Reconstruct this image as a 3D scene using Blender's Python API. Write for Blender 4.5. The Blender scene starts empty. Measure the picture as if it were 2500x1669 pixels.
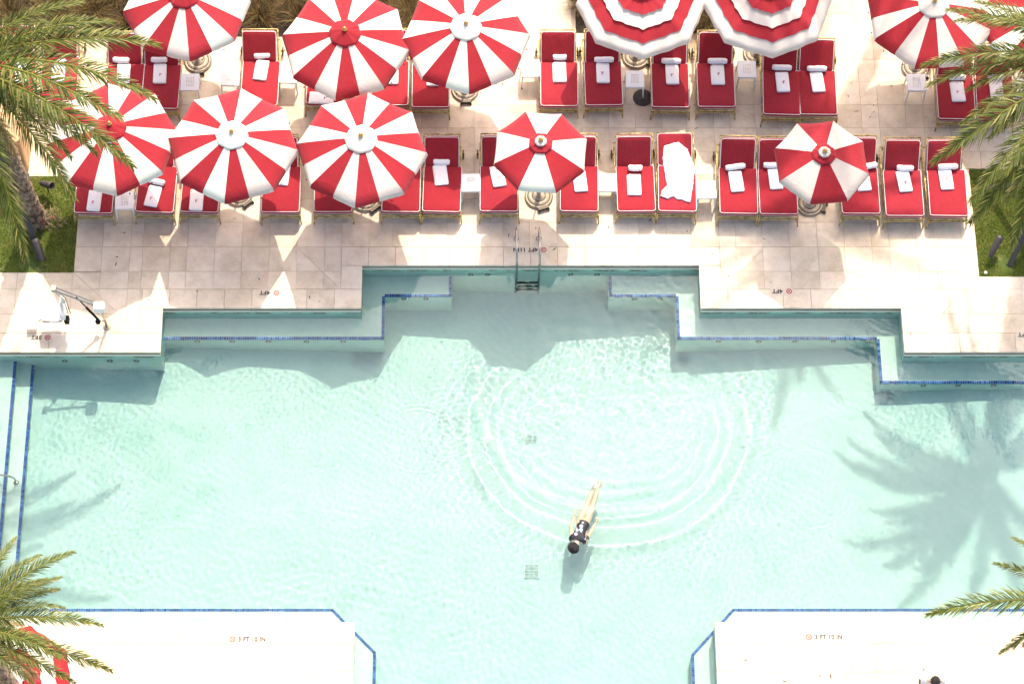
import bpy, bmesh, math, random
import numpy as np
from mathutils import Vector, Matrix, Euler
R = math.radians
random.seed(7)
RNG = np.random.default_rng(11)
sc = bpy.context.scene
COL = sc.collection

# ------------------------------------------------------------------ camera
TILT, FPX, DIST, PCX, PCY = R(26), 6260.0, 55.8, 1150.0, 834.0
CAM = Vector((0, -DIST * math.sin(TILT), DIST * math.cos(TILT)))
FWD = Vector((0, math.sin(TILT), -math.cos(TILT)))
UPV = Vector((0, math.cos(TILT), math.sin(TILT)))
cd = bpy.data.cameras.new('camera')
cam = bpy.data.objects.new('camera', cd)
COL.objects.link(cam)
cam.location = CAM
cam.rotation_euler = (TILT, 0, 0)
cd.sensor_width = 36
cd.lens = FPX / 2500 * 36
cd.shift_x = (1250 - PCX) / 2500
cd.clip_start = 1
cd.clip_end = 400
sc.camera = cam

# ------------------------------------------------------------------ sky, sun, exposure
SUN_EL, SUN_AZ = R(50.6), R(12.5)          # sun stands beyond the far deck, a little to +X
world = bpy.data.worlds.new('World')
sc.world = world
world.use_nodes = True
wn = world.node_tree
sky = wn.nodes.new('ShaderNodeTexSky')
sky.sky_type = 'NISHITA'
sky.sun_disc = False
sky.sun_elevation = SUN_EL
sky.sun_rotation = SUN_AZ
sky.dust_density = 4.0
sky.ozone_density = 0.3
sky.air_density = 0.8
wn.links.new(sky.outputs[0], wn.nodes['Background'].inputs[0])
wn.nodes['Background'].inputs[1].default_value = 0.15
sl = bpy.data.lights.new('sun', 'SUN')
sl.energy = 2.0
sl.angle = R(0.65)
sl.color = (1.0, 0.925, 0.82)
sl.cycles.is_caustics_light = True
sun = bpy.data.objects.new('sun', sl)
COL.objects.link(sun)
TOSUN = Vector((math.sin(SUN_AZ) * math.cos(SUN_EL), math.cos(SUN_AZ) * math.cos(SUN_EL), math.sin(SUN_EL)))
sun.rotation_euler = TOSUN.to_track_quat('Z', 'Y').to_euler()
sun.location = TOSUN * 60
vs = sc.view_settings
vs.view_transform = 'Standard'
vs.look = 'None'
vs.gamma = 1
vs.use_curve_mapping = False
vs.exposure = 1.5
vs.use_white_balance = True            # balanced a little for the shade, as the photograph is
vs.white_balance_temperature = 6950
cy = sc.cycles
cy.use_denoising = True
cy.max_bounces = 7
cy.diffuse_bounces = 3
cy.glossy_bounces = 3
cy.transmission_bounces = 6
cy.transparent_max_bounces = 6
cy.caustics_refractive = True
cy.caustics_reflective = False
cy.sample_clamp_indirect = 8
cy.use_adaptive_sampling = True
cy.adaptive_threshold = 0.015


def G(px, py, z=0.0):
    """photo pixel -> point on the level z"""
    d = FWD + UPV * ((PCY - py) / FPX)
    d = Vector((d.x + (px - PCX) / FPX, d.y, d.z))
    k = (z - CAM.z) / d.z
    p = CAM + d * k
    return Vector((p.x, p.y, z))


def seen(p, m=0):
    v = Vector(p) - CAM
    dep = v.dot(FWD)
    x = PCX + FPX * v.x / dep
    y = PCY - FPX * v.dot(UPV) / dep
    return -m < x < 2500 + m and -m < y < 1669 + m


# ------------------------------------------------------------------ mesh helpers
class MB:
    def __init__(s):
        s.v = []; s.f = []; s.mi = []

    def add(s, vs_, fs, m=0):
        o = len(s.v)
        s.v.extend([tuple(p) for p in vs_])
        for f in fs:
            s.f.append(tuple(i + o for i in f)); s.mi.append(m)
        return s

    def box(s, c, size, rot=None, m=0):
        hx, hy, hz = size[0] / 2, size[1] / 2, size[2] / 2
        pts = [Vector((x, y, z)) for x in (-hx, hx) for y in (-hy, hy) for z in (-hz, hz)]
        if rot is not None:
            pts = [rot @ p for p in pts]
        pts = [p + Vector(c) for p in pts]
        return s.add(pts, [(0, 1, 3, 2), (4, 6, 7, 5), (0, 4, 5, 1), (2, 3, 7, 6), (0, 2, 6, 4), (1, 5, 7, 3)], m)

    def rect(s, x0, x1, y0, y1, z0, z1, m=0):
        return s.box(((x0 + x1) / 2, (y0 + y1) / 2, (z0 + z1) / 2), (x1 - x0, y1 - y0, z1 - z0), None, m)

    def prism(s, poly, z0, z1, m=0, bottom=True):
        n = len(poly)
        pts = [(p[0], p[1], z0) for p in poly] + [(p[0], p[1], z1) for p in poly]
        fs = [(i, (i + 1) % n, n + (i + 1) % n, n + i) for i in range(n)] + [tuple(range(n, 2 * n))]
        if bottom:
            fs.append(tuple(reversed(range(n))))
        return s.add(pts, fs, m)

    def tube(s, path, r, n=8, closed=False, m=0, caps=True):
        path = [Vector(p) for p in path]
        k = len(path)
        rs = r if isinstance(r, (list, tuple)) else [r] * k
        pts = []
        prev = None
        for i, p in enumerate(path):
            if closed:
                tg = path[(i + 1) % k] - path[i - 1]
            else:
                tg = path[min(i + 1, k - 1)] - path[max(i - 1, 0)]
            tg.normalize()
            if prev is None:
                a = Vector((0, 0, 1)) if abs(tg.z) < .9 else Vector((1, 0, 0))
            else:
                a = prev
            b = tg.cross(a)
            if b.length < 1e-6:
                b = tg.cross(Vector((0, 1, 0)))
            b.normalize()
            a = b.cross(tg).normalized()
            prev = a
            for j in range(n):
                t = 2 * math.pi * j / n
                pts.append(p + (a * math.cos(t) + b * math.sin(t)) * rs[i])
        fs = []
        for i in range(k if closed else k - 1):
            i2 = (i + 1) % k
            for j in range(n):
                j2 = (j + 1) % n
                fs.append((i * n + j, i * n + j2, i2 * n + j2, i2 * n + j))
        if caps and not closed:
            fs.append(tuple(reversed(range(n))))
            fs.append(tuple((k - 1) * n + j for j in range(n)))
        return s.add(pts, fs, m)

    def lathe(s, prof, n=20, c=(0, 0, 0), rot=None, m=0, a0=0.0):
        pts = []
        for r_, z in prof:
            for j in range(n):
                t = a0 + 2 * math.pi * j / n
                p = Vector((r_ * math.cos(t), r_ * math.sin(t), z))
                if rot is not None:
                    p = rot @ p
                pts.append(p + Vector(c))
        fs = []
        for i in range(len(prof) - 1):
            for j in range(n):
                j2 = (j + 1) % n
                fs.append((i * n + j, i * n + j2, (i + 1) * n + j2, (i + 1) * n + j))
        fs.append(tuple(reversed(range(n))))
        fs.append(tuple((len(prof) - 1) * n + j for j in range(n)))
        return s.add(pts, fs, m)

    def mesh(s, name, mats, smooth=False):
        me = bpy.data.meshes.new(name)
        me.from_pydata(s.v, [], s.f)
        for mt in (mats if isinstance(mats, (list, tuple)) else [mats]):
            me.materials.append(mt)
        if len(set(s.mi)) > 1:
            me.polygons.foreach_set('material_index', s.mi)
        if smooth:
            me.polygons.foreach_set('use_smooth', [True] * len(s.f))
        me.update()
        return me

    def build(s, name, mats, parent=None, smooth=False):
        return obj(name, s.mesh(name, mats, smooth), parent)


def obj(name, me, parent=None):
    o = bpy.data.objects.new(name, me)
    COL.objects.link(o)
    if parent is not None:
        o.parent = parent
    return o


def np_mesh(name, v, f, mat, smooth=False, col=None):
    """v (n,3), f (m,k) numpy arrays, all faces the same size"""
    me = bpy.data.meshes.new(name)
    k = f.shape[1]
    me.vertices.add(len(v)); me.vertices.foreach_set('co', np.ascontiguousarray(v, dtype=np.float32).ravel())
    me.loops.add(f.size); me.loops.foreach_set('vertex_index', np.ascontiguousarray(f, dtype=np.int32).ravel())
    me.polygons.add(len(f))
    me.polygons.foreach_set('loop_start', np.arange(len(f), dtype=np.int32) * k)
    me.polygons.foreach_set('loop_total', np.full(len(f), k, dtype=np.int32))
    if smooth:
        me.polygons.foreach_set('use_smooth', np.ones(len(f), dtype=bool))
    me.update()
    if col is not None:
        ca = me.color_attributes.new('tint', 'FLOAT_COLOR', 'POINT')
        ca.data.foreach_set('color', np.ascontiguousarray(col, dtype=np.float32).ravel())
    me.materials.append(mat)
    return me


def tag(o, label, cat, group=None):
    o['label'] = label
    o['category'] = cat
    if group:
        o['group'] = group
    return o


def thing(name, label, cat, loc=(0, 0, 0), rz=0.0, group=None):
    o = bpy.data.objects.new(name, None)
    COL.objects.link(o)
    o.empty_display_size = .1
    o.location = loc
    o.rotation_euler = (0, 0, rz)
    return tag(o, label, cat, group)


def copy_tree(o, parent=None):
    c = o.copy()
    COL.objects.link(c)
    c.parent = parent
    for ch in list(o.children):
        copy_tree(ch, c)
    return c


def receiver(*os):
    for o in os:
        o.cycles.is_caustics_receiver = True
        for c in o.children:
            receiver(c)


# ------------------------------------------------------------------ materials
def material(name, base, rough=.6, metal=0.0, spec=.5):
    m = bpy.data.materials.new(name)
    m.use_nodes = True
    b = m.node_tree.nodes['Principled BSDF']
    b.inputs['Base Color'].default_value = (*base, 1)
    b.inputs['Roughness'].default_value = rough
    b.inputs['Metallic'].default_value = metal
    b.inputs['Specular IOR Level'].default_value = spec
    return m


def nd(m, t, **kw):
    n = m.node_tree.nodes.new(t)
    for k, v in kw.items():
        if k.startswith('i_'):
            n.inputs[k[2:].replace('_', ' ')].default_value = v
        else:
            setattr(n, k, v)
    return n


def ln(m, a, b):
    m.node_tree.links.new(a, b)


def ramp(m, fac, stops):
    r = nd(m, 'ShaderNodeValToRGB')
    el = r.color_ramp.elements
    while len(el) < len(stops):
        el.new(.5)
    for e, (p, c) in zip(el, stops):
        e.position = p
        e.color = (*c, 1)
    ln(m, fac, r.inputs[0])
    return r.outputs[0]


def noise(m, scale, detail=4, rough=.55, coord=None, out='Fac', dist=0.0):
    n = nd(m, 'ShaderNodeTexNoise')
    n.inputs['Scale'].default_value = scale
    n.inputs['Detail'].default_value = detail
    n.inputs['Roughness'].default_value = rough
    n.inputs['Distortion'].default_value = dist
    if coord is not None:
        ln(m, coord, n.inputs['Vector'])
    return n.outputs[out]


def mix(m, a, b, fac=1.0, mode='MULTIPLY'):
    n = nd(m, 'ShaderNodeMix', data_type='RGBA', blend_type=mode)
    for s, v in ((n.inputs[0], fac), (n.inputs[6], a), (n.inputs[7], b)):
        if hasattr(v, 'node'):
            ln(m, v, s)
        elif isinstance(v, (int, float)):
            s.default_value = v
        else:
            s.default_value = (*v, 1)
    return n.outputs[2]


def bump(m, h, strength=.3, dist=.01):
    b = nd(m, 'ShaderNodeBump')
    b.inputs['Strength'].default_value = strength
    b.inputs['Distance'].default_value = dist
    ln(m, h, b.inputs['Height'])
    ln(m, b.outputs[0], m.node_tree.nodes['Principled BSDF'].inputs['Normal'])


def wpos(m):
    return nd(m, 'ShaderNodeNewGeometry').outputs['Position']


def bsdf(m):
    return m.node_tree.nodes['Principled BSDF']


M = {}


def stone(name, base, var=.12):
    m = material(name, base, .75, 0, .3)
    p = wpos(m)
    g = nd(m, 'ShaderNodeNewGeometry')
    oi = nd(m, 'ShaderNodeObjectInfo')
    ad = nd(m, 'ShaderNodeMath', operation='ADD')
    ln(m, g.outputs['Random Per Island'], ad.inputs[0]); ln(m, oi.outputs['Random'], ad.inputs[1])
    fr = nd(m, 'ShaderNodeMath', operation='FRACT'); ln(m, ad.outputs[0], fr.inputs[0])
    # each slab its own patch of stone
    off = nd(m, 'ShaderNodeVectorMath', operation='MULTIPLY_ADD')
    cmb = nd(m, 'ShaderNodeCombineXYZ')
    ln(m, fr.outputs[0], cmb.inputs[2])
    ln(m, cmb.outputs[0], off.inputs[0]); off.inputs[1].default_value = (0, 0, 37)
    ln(m, p, off.inputs[2])
    v = off.outputs[0]
    tone = ramp(m, fr.outputs[0], [(0, (1 - var, 1 - var * 1.15, 1 - var * 1.4)), (.5, (1, 1, 1)), (1, (1 + var * .35, 1 + var * .32, 1 + var * .25))])
    cloud = ramp(m, noise(m, 3.2, 6, .62, v), [(.28, (.79, .76, .71)), (.5, (.97, .96, .95)), (.72, (1.08, 1.08, 1.07))])
    vein = ramp(m, noise(m, 11, 5, .7, v, dist=1.5), [(.3, (.84, .80, .75)), (.46, (1, 1, 1))])
    pits = ramp(m, noise(m, 55, 3, .6, v), [(.27, (.48, .42, .36)), (.36, (1, 1, 1))])
    stain = ramp(m, noise(m, .55, 4, .6, p), [(.32, (.84, .81, .76)), (.6, (1.03, 1.03, 1.03))])
    c = mix(m, base, tone); c = mix(m, c, cloud); c = mix(m, c, vein, .7); c = mix(m, c, pits, .75); c = mix(m, c, stain, .8)
    ln(m, c, bsdf(m).inputs['Base Color'])
    bump(m, noise(m, 55, 3, .6, v), .25, .004)
    return m


M['stone'] = stone('travertine', (.735, .63, .495))
M['coping'] = stone('coping_travertine', (.74, .635, .505), .08)
M['grout'] = material('sanded_grout', (.55, .45, .34), .95)


def plaster(name, base, sc_=1.4):
    m = material(name, base, .8, 0, .2)
    p = wpos(m)
    a = ramp(m, noise(m, sc_, 6, .65, p), [(.3, (.86, .93, .92)), (.5, (.99, 1, 1)), (.75, (1.05, 1.03, 1.03))])
    b = ramp(m, noise(m, 14, 4, .6, p), [(.3, (.94, .97, .96)), (.6, (1.02, 1.01, 1.01))])
    ln(m, mix(m, mix(m, base, a), b), bsdf(m).inputs['Base Color'])
    return m


M['plaster'] = plaster('basin_plaster', (.42, .58, .545))
M['bench_plaster'] = plaster('bench_plaster', (.56, .69, .62))
M['wall_stone'] = plaster('pool_wall_stone', (.74, .68, .56), 4)

M['gutter_shade'] = material('gutter_slot_shade', (.07, .055, .035), .9)  # flat dark band: shade of the slot under the coping, painted on the wall

# mosaic band at the waterline
m = M['mosaic'] = material('waterline_mosaic', (.3, .6, .5), .25)
vo = nd(m, 'ShaderNodeTexVoronoi', i_Scale=42.0); ln(m, wpos(m), vo.inputs['Vector'])
hs = nd(m, 'ShaderNodeSeparateColor'); ln(m, vo.outputs['Color'], hs.inputs[0])
patch = ramp(m, noise(m, 2.6, 3, .5, wpos(m)), [(.44, (0, 0, 0)), (.56, (1, 1, 1))])
plain = ramp(m, hs.outputs[0], [(0, (.28, .62, .52)), (.35, (.38, .74, .62)), (.7, (.52, .80, .60)), (1, (.32, .68, .66))])
fancy = ramp(m, hs.outputs[1], [(0, (.24, .08, .04)), (.25, (.12, .20, .18)), (.5, (.45, .42, .20)), (.75, (.28, .60, .52)), (1, (.10, .12, .16))])
ln(m, mix(m, plain, fancy, patch, 'MIX'), bsdf(m).inputs['Base Color'])

m = M['blue_tile'] = material('blue_glass_tile', (.05, .15, .40), .6, 0, .05)
g = nd(m, 'ShaderNodeNewGeometry')
ln(m, ramp(m, g.outputs['Random Per Island'], [(0, (.015, .05, .20)), (.6, (.03, .11, .36)), (1, (.06, .19, .46))]), bsdf(m).inputs['Base Color'])
M['tile_grout'] = material('tile_grout', (.42, .50, .52), .8)


def fabric(name, base, rough=.85, wr=.35, sheen=.2):
    m = material(name, base, rough, 0, .15)
    tc = nd(m, 'ShaderNodeTexCoord').outputs['Object']
    oi = nd(m, 'ShaderNodeObjectInfo')
    sh = nd(m, 'ShaderNodeVectorMath', operation='ADD'); ln(m, tc, sh.inputs[0]); ln(m, oi.outputs['Location'], sh.inputs[1])
    v = sh.outputs[0]
    c = ramp(m, noise(m, 2.0, 4, .6, v), [(.3, (.90, .88, .88)), (.65, (1.05, 1.05, 1.05))])
    fade = ramp(m, oi.outputs['Random'], [(0, (.90, .88, .90)), (.6, (1, 1, 1)), (1, (1.06, 1.35, 1.30))])
    ln(m, mix(m, mix(m, base, c), fade), bsdf(m).inputs['Base Color'])
    bsdf(m).inputs['Sheen Weight'].default_value = sheen
    mp = nd(m, 'ShaderNodeMapping'); ln(m, v, mp.inputs[0]); mp.inputs['Scale'].default_value = (5, 2.2, 4)
    bump(m, noise(m, 1.6, 3, .5, mp.outputs[0], dist=1.2), wr, .03)
    return m


def translucent(m, k, col):
    b = bsdf(m)
    tr = nd(m, 'ShaderNodeBsdfTranslucent')
    tr.inputs['Color'].default_value = (*col, 1)
    mx = nd(m, 'ShaderNodeMixShader'); mx.inputs[0].default_value = k
    ln(m, b.outputs[0], mx.inputs[1]); ln(m, tr.outputs[0], mx.inputs[2])
    ln(m, mx.outputs[0], m.node_tree.nodes['Material Output'].inputs['Surface'])


M['red'] = fabric('red_canvas', (.33, .018, .028))
M['white'] = fabric('white_canvas', (.66, .625, .56), wr=.3)
translucent(M['white'], .20, (.85, .80, .70)); translucent(M['red'], .16, (.62, .05, .05))
M['cushion'] = fabric('red_cushion_cloth', (.30, .016, .026), wr=.4)
M['piping'] = material('white_piping', (.85, .83, .80), .7)
m = M['towel'] = material('white_terry', (.84, .83, .83), .95, 0, .1)
bump(m, noise(m, 160, 2, .6, nd(m, 'ShaderNodeTexCoord').outputs['Object']), .5, .006)
M['print_red'] = material('red_embroidery', (.45, .02, .03), .8)
M['print_black'] = material('black_inlay', (.03, .03, .03), .6)
m = M['bamboo'] = material('gilt_bamboo', (.50, .36, .13), .42, .35)
wv = nd(m, 'ShaderNodeTexNoise', i_Scale=9.0); ln(m, wpos(m), wv.inputs['Vector'])
ln(m, ramp(m, wv.outputs['Fac'], [(.35, (.30, .20, .07)), (.5, (.52, .38, .14)), (.7, (.66, .52, .25))]), bsdf(m).inputs['Base Color'])
M['dark_bronze'] = material('dark_bronze', (.06, .05, .035), .5, .4)
M['brass'] = material('brass_finial', (.62, .38, .12), .3, .8)
M['plastic'] = material('white_plastic', (.80, .80, .78), .45)
m = M['umb_base'] = material('weathered_concrete_base', (.42, .36, .27), .8)
ln(m, ramp(m, noise(m, 12, 5, .6, wpos(m)), [(.3, (.28, .23, .16)), (.7, (.50, .43, .33))]), bsdf(m).inputs['Base Color'])
M['base_groove'] = material('iron_ring', (.10, .09, .07), .6, .3)
M['steel'] = material('stainless_steel', (.46, .44, .41), .25, 1.0)
M['black'] = material('black_rubber', (.008, .008, .008), .8, 0, .2)
M['darkgrey'] = material('dark_grey_metal', (.05, .045, .042), .55, .2)
M['skin'] = material('skin', (.70, .51, .38), .5)
bsdf(M['skin']).inputs['Subsurface Weight'].default_value = 0.0
m = M['hair'] = material('black_hair', (.012, .010, .010), .55)
bump(m, noise(m, 60, 4, .7, nd(m, 'ShaderNodeTexCoord').outputs['Object'], dist=2), 1.0, .03)
m = M['swimsuit'] = material('floral_black_swimsuit', (.01, .01, .016), .6)
tc = nd(m, 'ShaderNodeTexCoord').outputs['Object']
vo = nd(m, 'ShaderNodeTexVoronoi', i_Scale=10.0); ln(m, tc, vo.inputs['Vector'])
sp = nd(m, 'ShaderNodeSeparateColor'); ln(m, vo.outputs['Color'], sp.inputs[0])
flow = ramp(m, sp.outputs[0], [(0, (.55, .20, .45)), (.25, (.30, .50, .75)), (.45, (.45, .70, .55)), (.65, (.50, .10, .08)), (.85, (.80, .76, .68)), (1, (.2, .3, .7))])
msk = ramp(m, vo.outputs['Distance'], [(.34, (1, 1, 1)), (.42, (0, 0, 0))])
gate = ramp(m, sp.outputs[1], [(.40, (0, 0, 0)), (.44, (1, 1, 1))])
ln(m, mix(m, (.008, .008, .014), flow, mix(m, msk, gate), 'MIX'), bsdf(m).inputs['Base Color'])
m = M['wood'] = material('varnished_wood', (.52, .31, .14), .45)
mp = nd(m, 'ShaderNodeMapping'); ln(m, nd(m, 'ShaderNodeTexCoord').outputs['Object'], mp.inputs[0]); mp.inputs['Scale'].default_value = (14, 14, 1.2)
ln(m, ramp(m, noise(m, 1.5, 4, .6, mp.outputs[0]), [(.3, (.36, .19, .07)), (.7, (.58, .36, .17))]), bsdf(m).inputs['Base Color'])
m = M['trunk'] = material('palm_bark', (.20, .14, .09), .95)
ln(m, ramp(m, noise(m, 9, 5, .65, wpos(m)), [(.3, (.07, .05, .035)), (.5, (.20, .14, .095)), (.7, (.36, .28, .20))]), bsdf(m).inputs['Base Color'])
bump(m, noise(m, 16, 4, .6, wpos(m)), .8, .05)
m = M['soil'] = material('mulch_soil', (.06, .042, .03), .98)
ln(m, ramp(m, noise(m, 14, 6, .7, wpos(m)), [(.3, (.012, .009, .006)), (.7, (.05, .036, .025))]), bsdf(m).inputs['Base Color'])
m = M['turf'] = material('turf_soil', (.07, .09, .03), .98)
ln(m, ramp(m, noise(m, 3.5, 6, .7, wpos(m)), [(.3, (.05, .085, .015)), (.52, (.09, .13, .025)), (.66, (.20, .19, .07)), (.78, (.19, .15, .09))]), bsdf(m).inputs['Base Color'])


def leafy(name, stops, trans=.35):
    """leaf ribbons: colour by island plus the painted-on dry tip attribute"""
    m = material(name, stops[0][1], .55, 0, .3)
    g = nd(m, 'ShaderNodeNewGeometry')
    at = nd(m, 'ShaderNodeAttribute', attribute_name='tint')
    c = mix(m, ramp(m, g.outputs['Random Per Island'], stops), at.outputs['Color'], 1.0)
    b = bsdf(m)
    ln(m, c, b.inputs['Base Color'])
    tr = nd(m, 'ShaderNodeBsdfTranslucent'); ln(m, c, tr.inputs['Color'])
    mx = nd(m, 'ShaderNodeMixShader'); mx.inputs[0].default_value = trans
    ln(m, b.outputs[0], mx.inputs[1]); ln(m, tr.outputs[0], mx.inputs[2])
    ln(m, mx.outputs[0], m.node_tree.nodes['Material Output'].inputs['Surface'])
    return m


M['frond'] = leafy('palm_leaflets', [(0, (.03, .05, .01)), (.3, (.07, .105, .016)), (.6, (.12, .155, .028)), (.85, (.19, .21, .045)), (1, (.32, .28, .10))])
M['dry_frond'] = leafy('sun_dried_leaflets', [(0, (.10, .10, .03)), (.4, (.20, .17, .06)), (.75, (.30, .24, .11)), (1, (.38, .30, .18))])
M['blade'] = leafy('lawn_blades', [(0, (.08, .14, .012)), (.4, (.16, .23, .022)), (.75, (.29, .31, .05)), (1, (.46, .41, .17))])
M['bed_blade'] = leafy('bronze_grass_blades', [(0, (.022, .015, .008)), (.45, (.06, .042, .018)), (.7, (.12, .085, .033)), (.88, (.26, .19, .08)), (1, (.06, .08, .022))], .2)

# water
m = M['water'] = bpy.data.materials.new('pool_water')
m.use_nodes = True
m.node_tree.nodes.clear()
mo = nd(m, 'ShaderNodeOutputMaterial')
gl = nd(m, 'ShaderNodeBsdfGlass')
gl.inputs['IOR'].default_value = 1.33
gl.inputs['Roughness'].default_value = 0
gl.inputs['Color'].default_value = (.91, 1.0, .975, 1)
ln(m, gl.outputs[0], mo.inputs['Surface'])

# ------------------------------------------------------------------ pool numbers
XL1, XR1, XL2, XR2 = -2.40, 5.03, -6.75, 9.415
Y1, Y2, Y3, YB = 1.875, .82, -.25, -6.43
XMIN, XMAX, YTOP, YBOT = -22.0, 24.0, 20.0, -16.0
CW, OV, ZW = .47, .018, -.25            # coping width, overhang, water level
XC = (XL1 + XR1) / 2
ZA = -.53                               # level at which bench edges were read off


def zfloor(x, y=1.9):
    far = max(.85, 1.58 - .066 * abs(x - 1.24))
    t = min(1, max(0, (-.7 - y) / 3.3))
    return ZW - (far + (min(far, .88) - far) * t)


# ------------------------------------------------------------------ deck slab, tiles and coping
deck = bpy.data.objects.new('pool_deck', None)
slab = MB()
e = OV
GL = (-30.0, -8.76, 1.70, 4.14)         # lawn rectangles x0 x1 y0 y1
GR = (11.20, 30.0, 1.60, 4.33)
BED1 = (-30.0, -1.18, 7.82, 30.0)
BED2 = (2.33, 8.02, 7.92, 30.0)
FAR = [(XMIN, XL2 - e, Y3 + e, YTOP), (XL2 - e, XL1 - e, Y2 + e, YTOP), (XL1 - e, XR1 + e, Y1 + e, YTOP),
       (XR1 + e, XR2 + e, Y2 + e, YTOP), (XR2 + e, XMAX, Y3 + e, YTOP)]
NEAR = [(XMIN, XL1 - e, YBOT, YB - e), (XR1 + e, XMAX, YBOT, YB - e)]
for x0, x1, y0, y1 in FAR + NEAR:
    slab.add([(x0, y0, -.018), (x1, y0, -.018), (x1, y1, -.018), (x0, y1, -.018)], [(0, 1, 2, 3)])
deck = slab.build('pool_deck', M['grout'])
deck['kind'] = 'structure'


def subtract(rs, q):
    out = []
    for x0, x1, y0, y1 in rs:
        a0, a1, b0, b1 = max(x0, q[0]), min(x1, q[1]), max(y0, q[2]), min(y1, q[3])
        if a0 >= a1 or b0 >= b1:
            out.append((x0, x1, y0, y1)); continue
        if y1 > b1: out.append((x0, x1, b1, y1))
        if b0 > y0: out.append((x0, x1, y0, b0))
        if a0 > x0: out.append((x0, a0, b0, b1))
        if x1 > a1: out.append((a1, x1, b0, b1))
    return [r for r in out if r[1] - r[0] > .035 and r[3] - r[2] > .035]


XG = [-8.78, -8.17, -7.55, -7.27, -6.66, -6.29, -5.68, -5.07, -4.47, -3.85, -3.24, -2.87, -2.25, -1.74, -1.13, -.53, .08, .70, 1.30, 1.92,
      2.52, 3.13, 3.73, 4.34, 4.88, 5.51, 5.87, 6.46, 7.06, 7.68, 8.28, 8.88, 9.27, 9.88, 10.28, 10.88, 11.49, 12.1, 12.7, 13.3]
XG = [-8.78 - .61 * k for k in range(9, 0, -1)] + XG
YG = [YB - .47 - .61 * k for k in range(5, -1, -1)]
YFAR = [-.25, .22, .68, 1.29, 1.73] + [2.345 + .61 * k for k in range(15)]
EXC = [(XL1 - CW, XR1 + CW, -99, Y1 + CW), (XL2 - CW, XR2 + CW, -99, Y2 + CW), (-99, 99, -99, Y3 + CW), GL, GR, BED1, BED2]
tiles = []
for xg, yg, exc in ((XG, YFAR, EXC), (XG, YG, [(XL1 - CW, XR1 + CW, -99, 99)])):
    for i in range(len(xg) - 1):
        for j in range(len(yg) - 1):
            rs = [(xg[i], xg[i + 1], yg[j], yg[j + 1])]
            for q in exc:
                rs = subtract(rs, q)
            tiles += rs


def split(poly, a, b, gap):
    """cut a convex polygon along the line a-b, leaving a joint"""
    n = Vector((-(b[1] - a[1]), b[0] - a[0])).normalized()
    out = []
    for sgn in (1, -1):
        res = []
        for i in range(len(poly)):
            p, q = Vector(poly[i]), Vector(poly[(i + 1) % len(poly)])
            dp = sgn * (p - Vector(a)).dot(n) - gap; dq = sgn * (q - Vector(a)).dot(n) - gap
            if dp >= 0: res.append(tuple(p))
            if dp * dq < 0:
                res.append(tuple(p + (q - p) * (dp / (dp - dq))))
        if len(res) >= 3: out.append(res)
    return out


DIAGS = [((-8.74, 1.68), (-7.24, .24)), ((-3.86, 2.33), (-2.88, 1.31)), ((11.17, 1.62), (9.90, .24)), ((6.52, 2.33), (5.52, 1.31))]
gap = .003
polys = []
for x0, x1, y0, y1 in tiles:
    ps = [[(x0 + gap, y0 + gap), (x1 - gap, y0 + gap), (x1 - gap, y1 - gap), (x0 + gap, y1 - gap)]]
    cx_, cy_ = (x0 + x1) / 2, (y0 + y1) / 2
    for a, b in DIAGS:
        if min(a[0], b[0]) - .05 < cx_ < max(a[0], b[0]) + .05 and min(a[1], b[1]) - .05 < cy_ < max(a[1], b[1]) + .05:
            ps = [s for p in ps for s in split(p, a, b, .003)]
    polys += ps
polys = [p for p in polys if seen((sum(q[0] for q in p) / len(p), sum(q[1] for q in p) / len(p), 0), 500)]


def parea(p):
    return abs(sum(p[i][0] * p[(i + 1) % len(p)][1] - p[(i + 1) % len(p)][0] * p[i][1] for i in range(len(p)))) / 2


def rank(p):
    c = (sum(q[0] for q in p) / len(p), sum(q[1] for q in p) / len(p), 0)
    return (not seen(c, 0), -parea(p) / (Vector(c) - CAM).length_squared * (1.0 if c[1] < 3.6 else .9))


polys.sort(key=rank)
cache = {}
rest = MB()
for k, p in enumerate(polys):
    if k < 300:
        c = (sum(q[0] for q in p) / len(p), sum(q[1] for q in p) / len(p))
        key = tuple((round(q[0] - c[0], 3), round(q[1] - c[1], 3)) for q in p)
        if key not in cache:
            cache[key] = MB().prism(key, -.03, 0, 0, False).mesh('paving_slab', M['stone'])
        o = obj('paving_slab', cache[key], deck)
        o.location = (c[0], c[1], random.uniform(-.0015, .0015))
    else:
        rest.prism(p, -.03, random.uniform(-.0015, .0015), 0, False)
o = rest.build('paving_slab_field', M['stone'], deck)
o['kind'] = 'stuff'


def coping_stone(x0, x1, y0, y1):
    bm = bmesh.new()
    bmesh.ops.create_cube(bm, size=1)
    g_ = .003
    bmesh.ops.scale(bm, vec=(x1 - x0 - 2 * g_, y1 - y0 - 2 * g_, .065), verts=bm.verts)
    ed = [e_ for e_ in bm.edges if all(v.co.z > 0 for v in e_.verts)]
    bmesh.ops.bevel(bm, geom=ed, offset=.010, segments=2, profile=.5, affect='EDGES')
    me = bpy.data.meshes.new('coping_stone')
    bm.to_mesh(me); bm.free()
    me.materials.append(M['coping'])
    return me


ccache = {}


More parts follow.
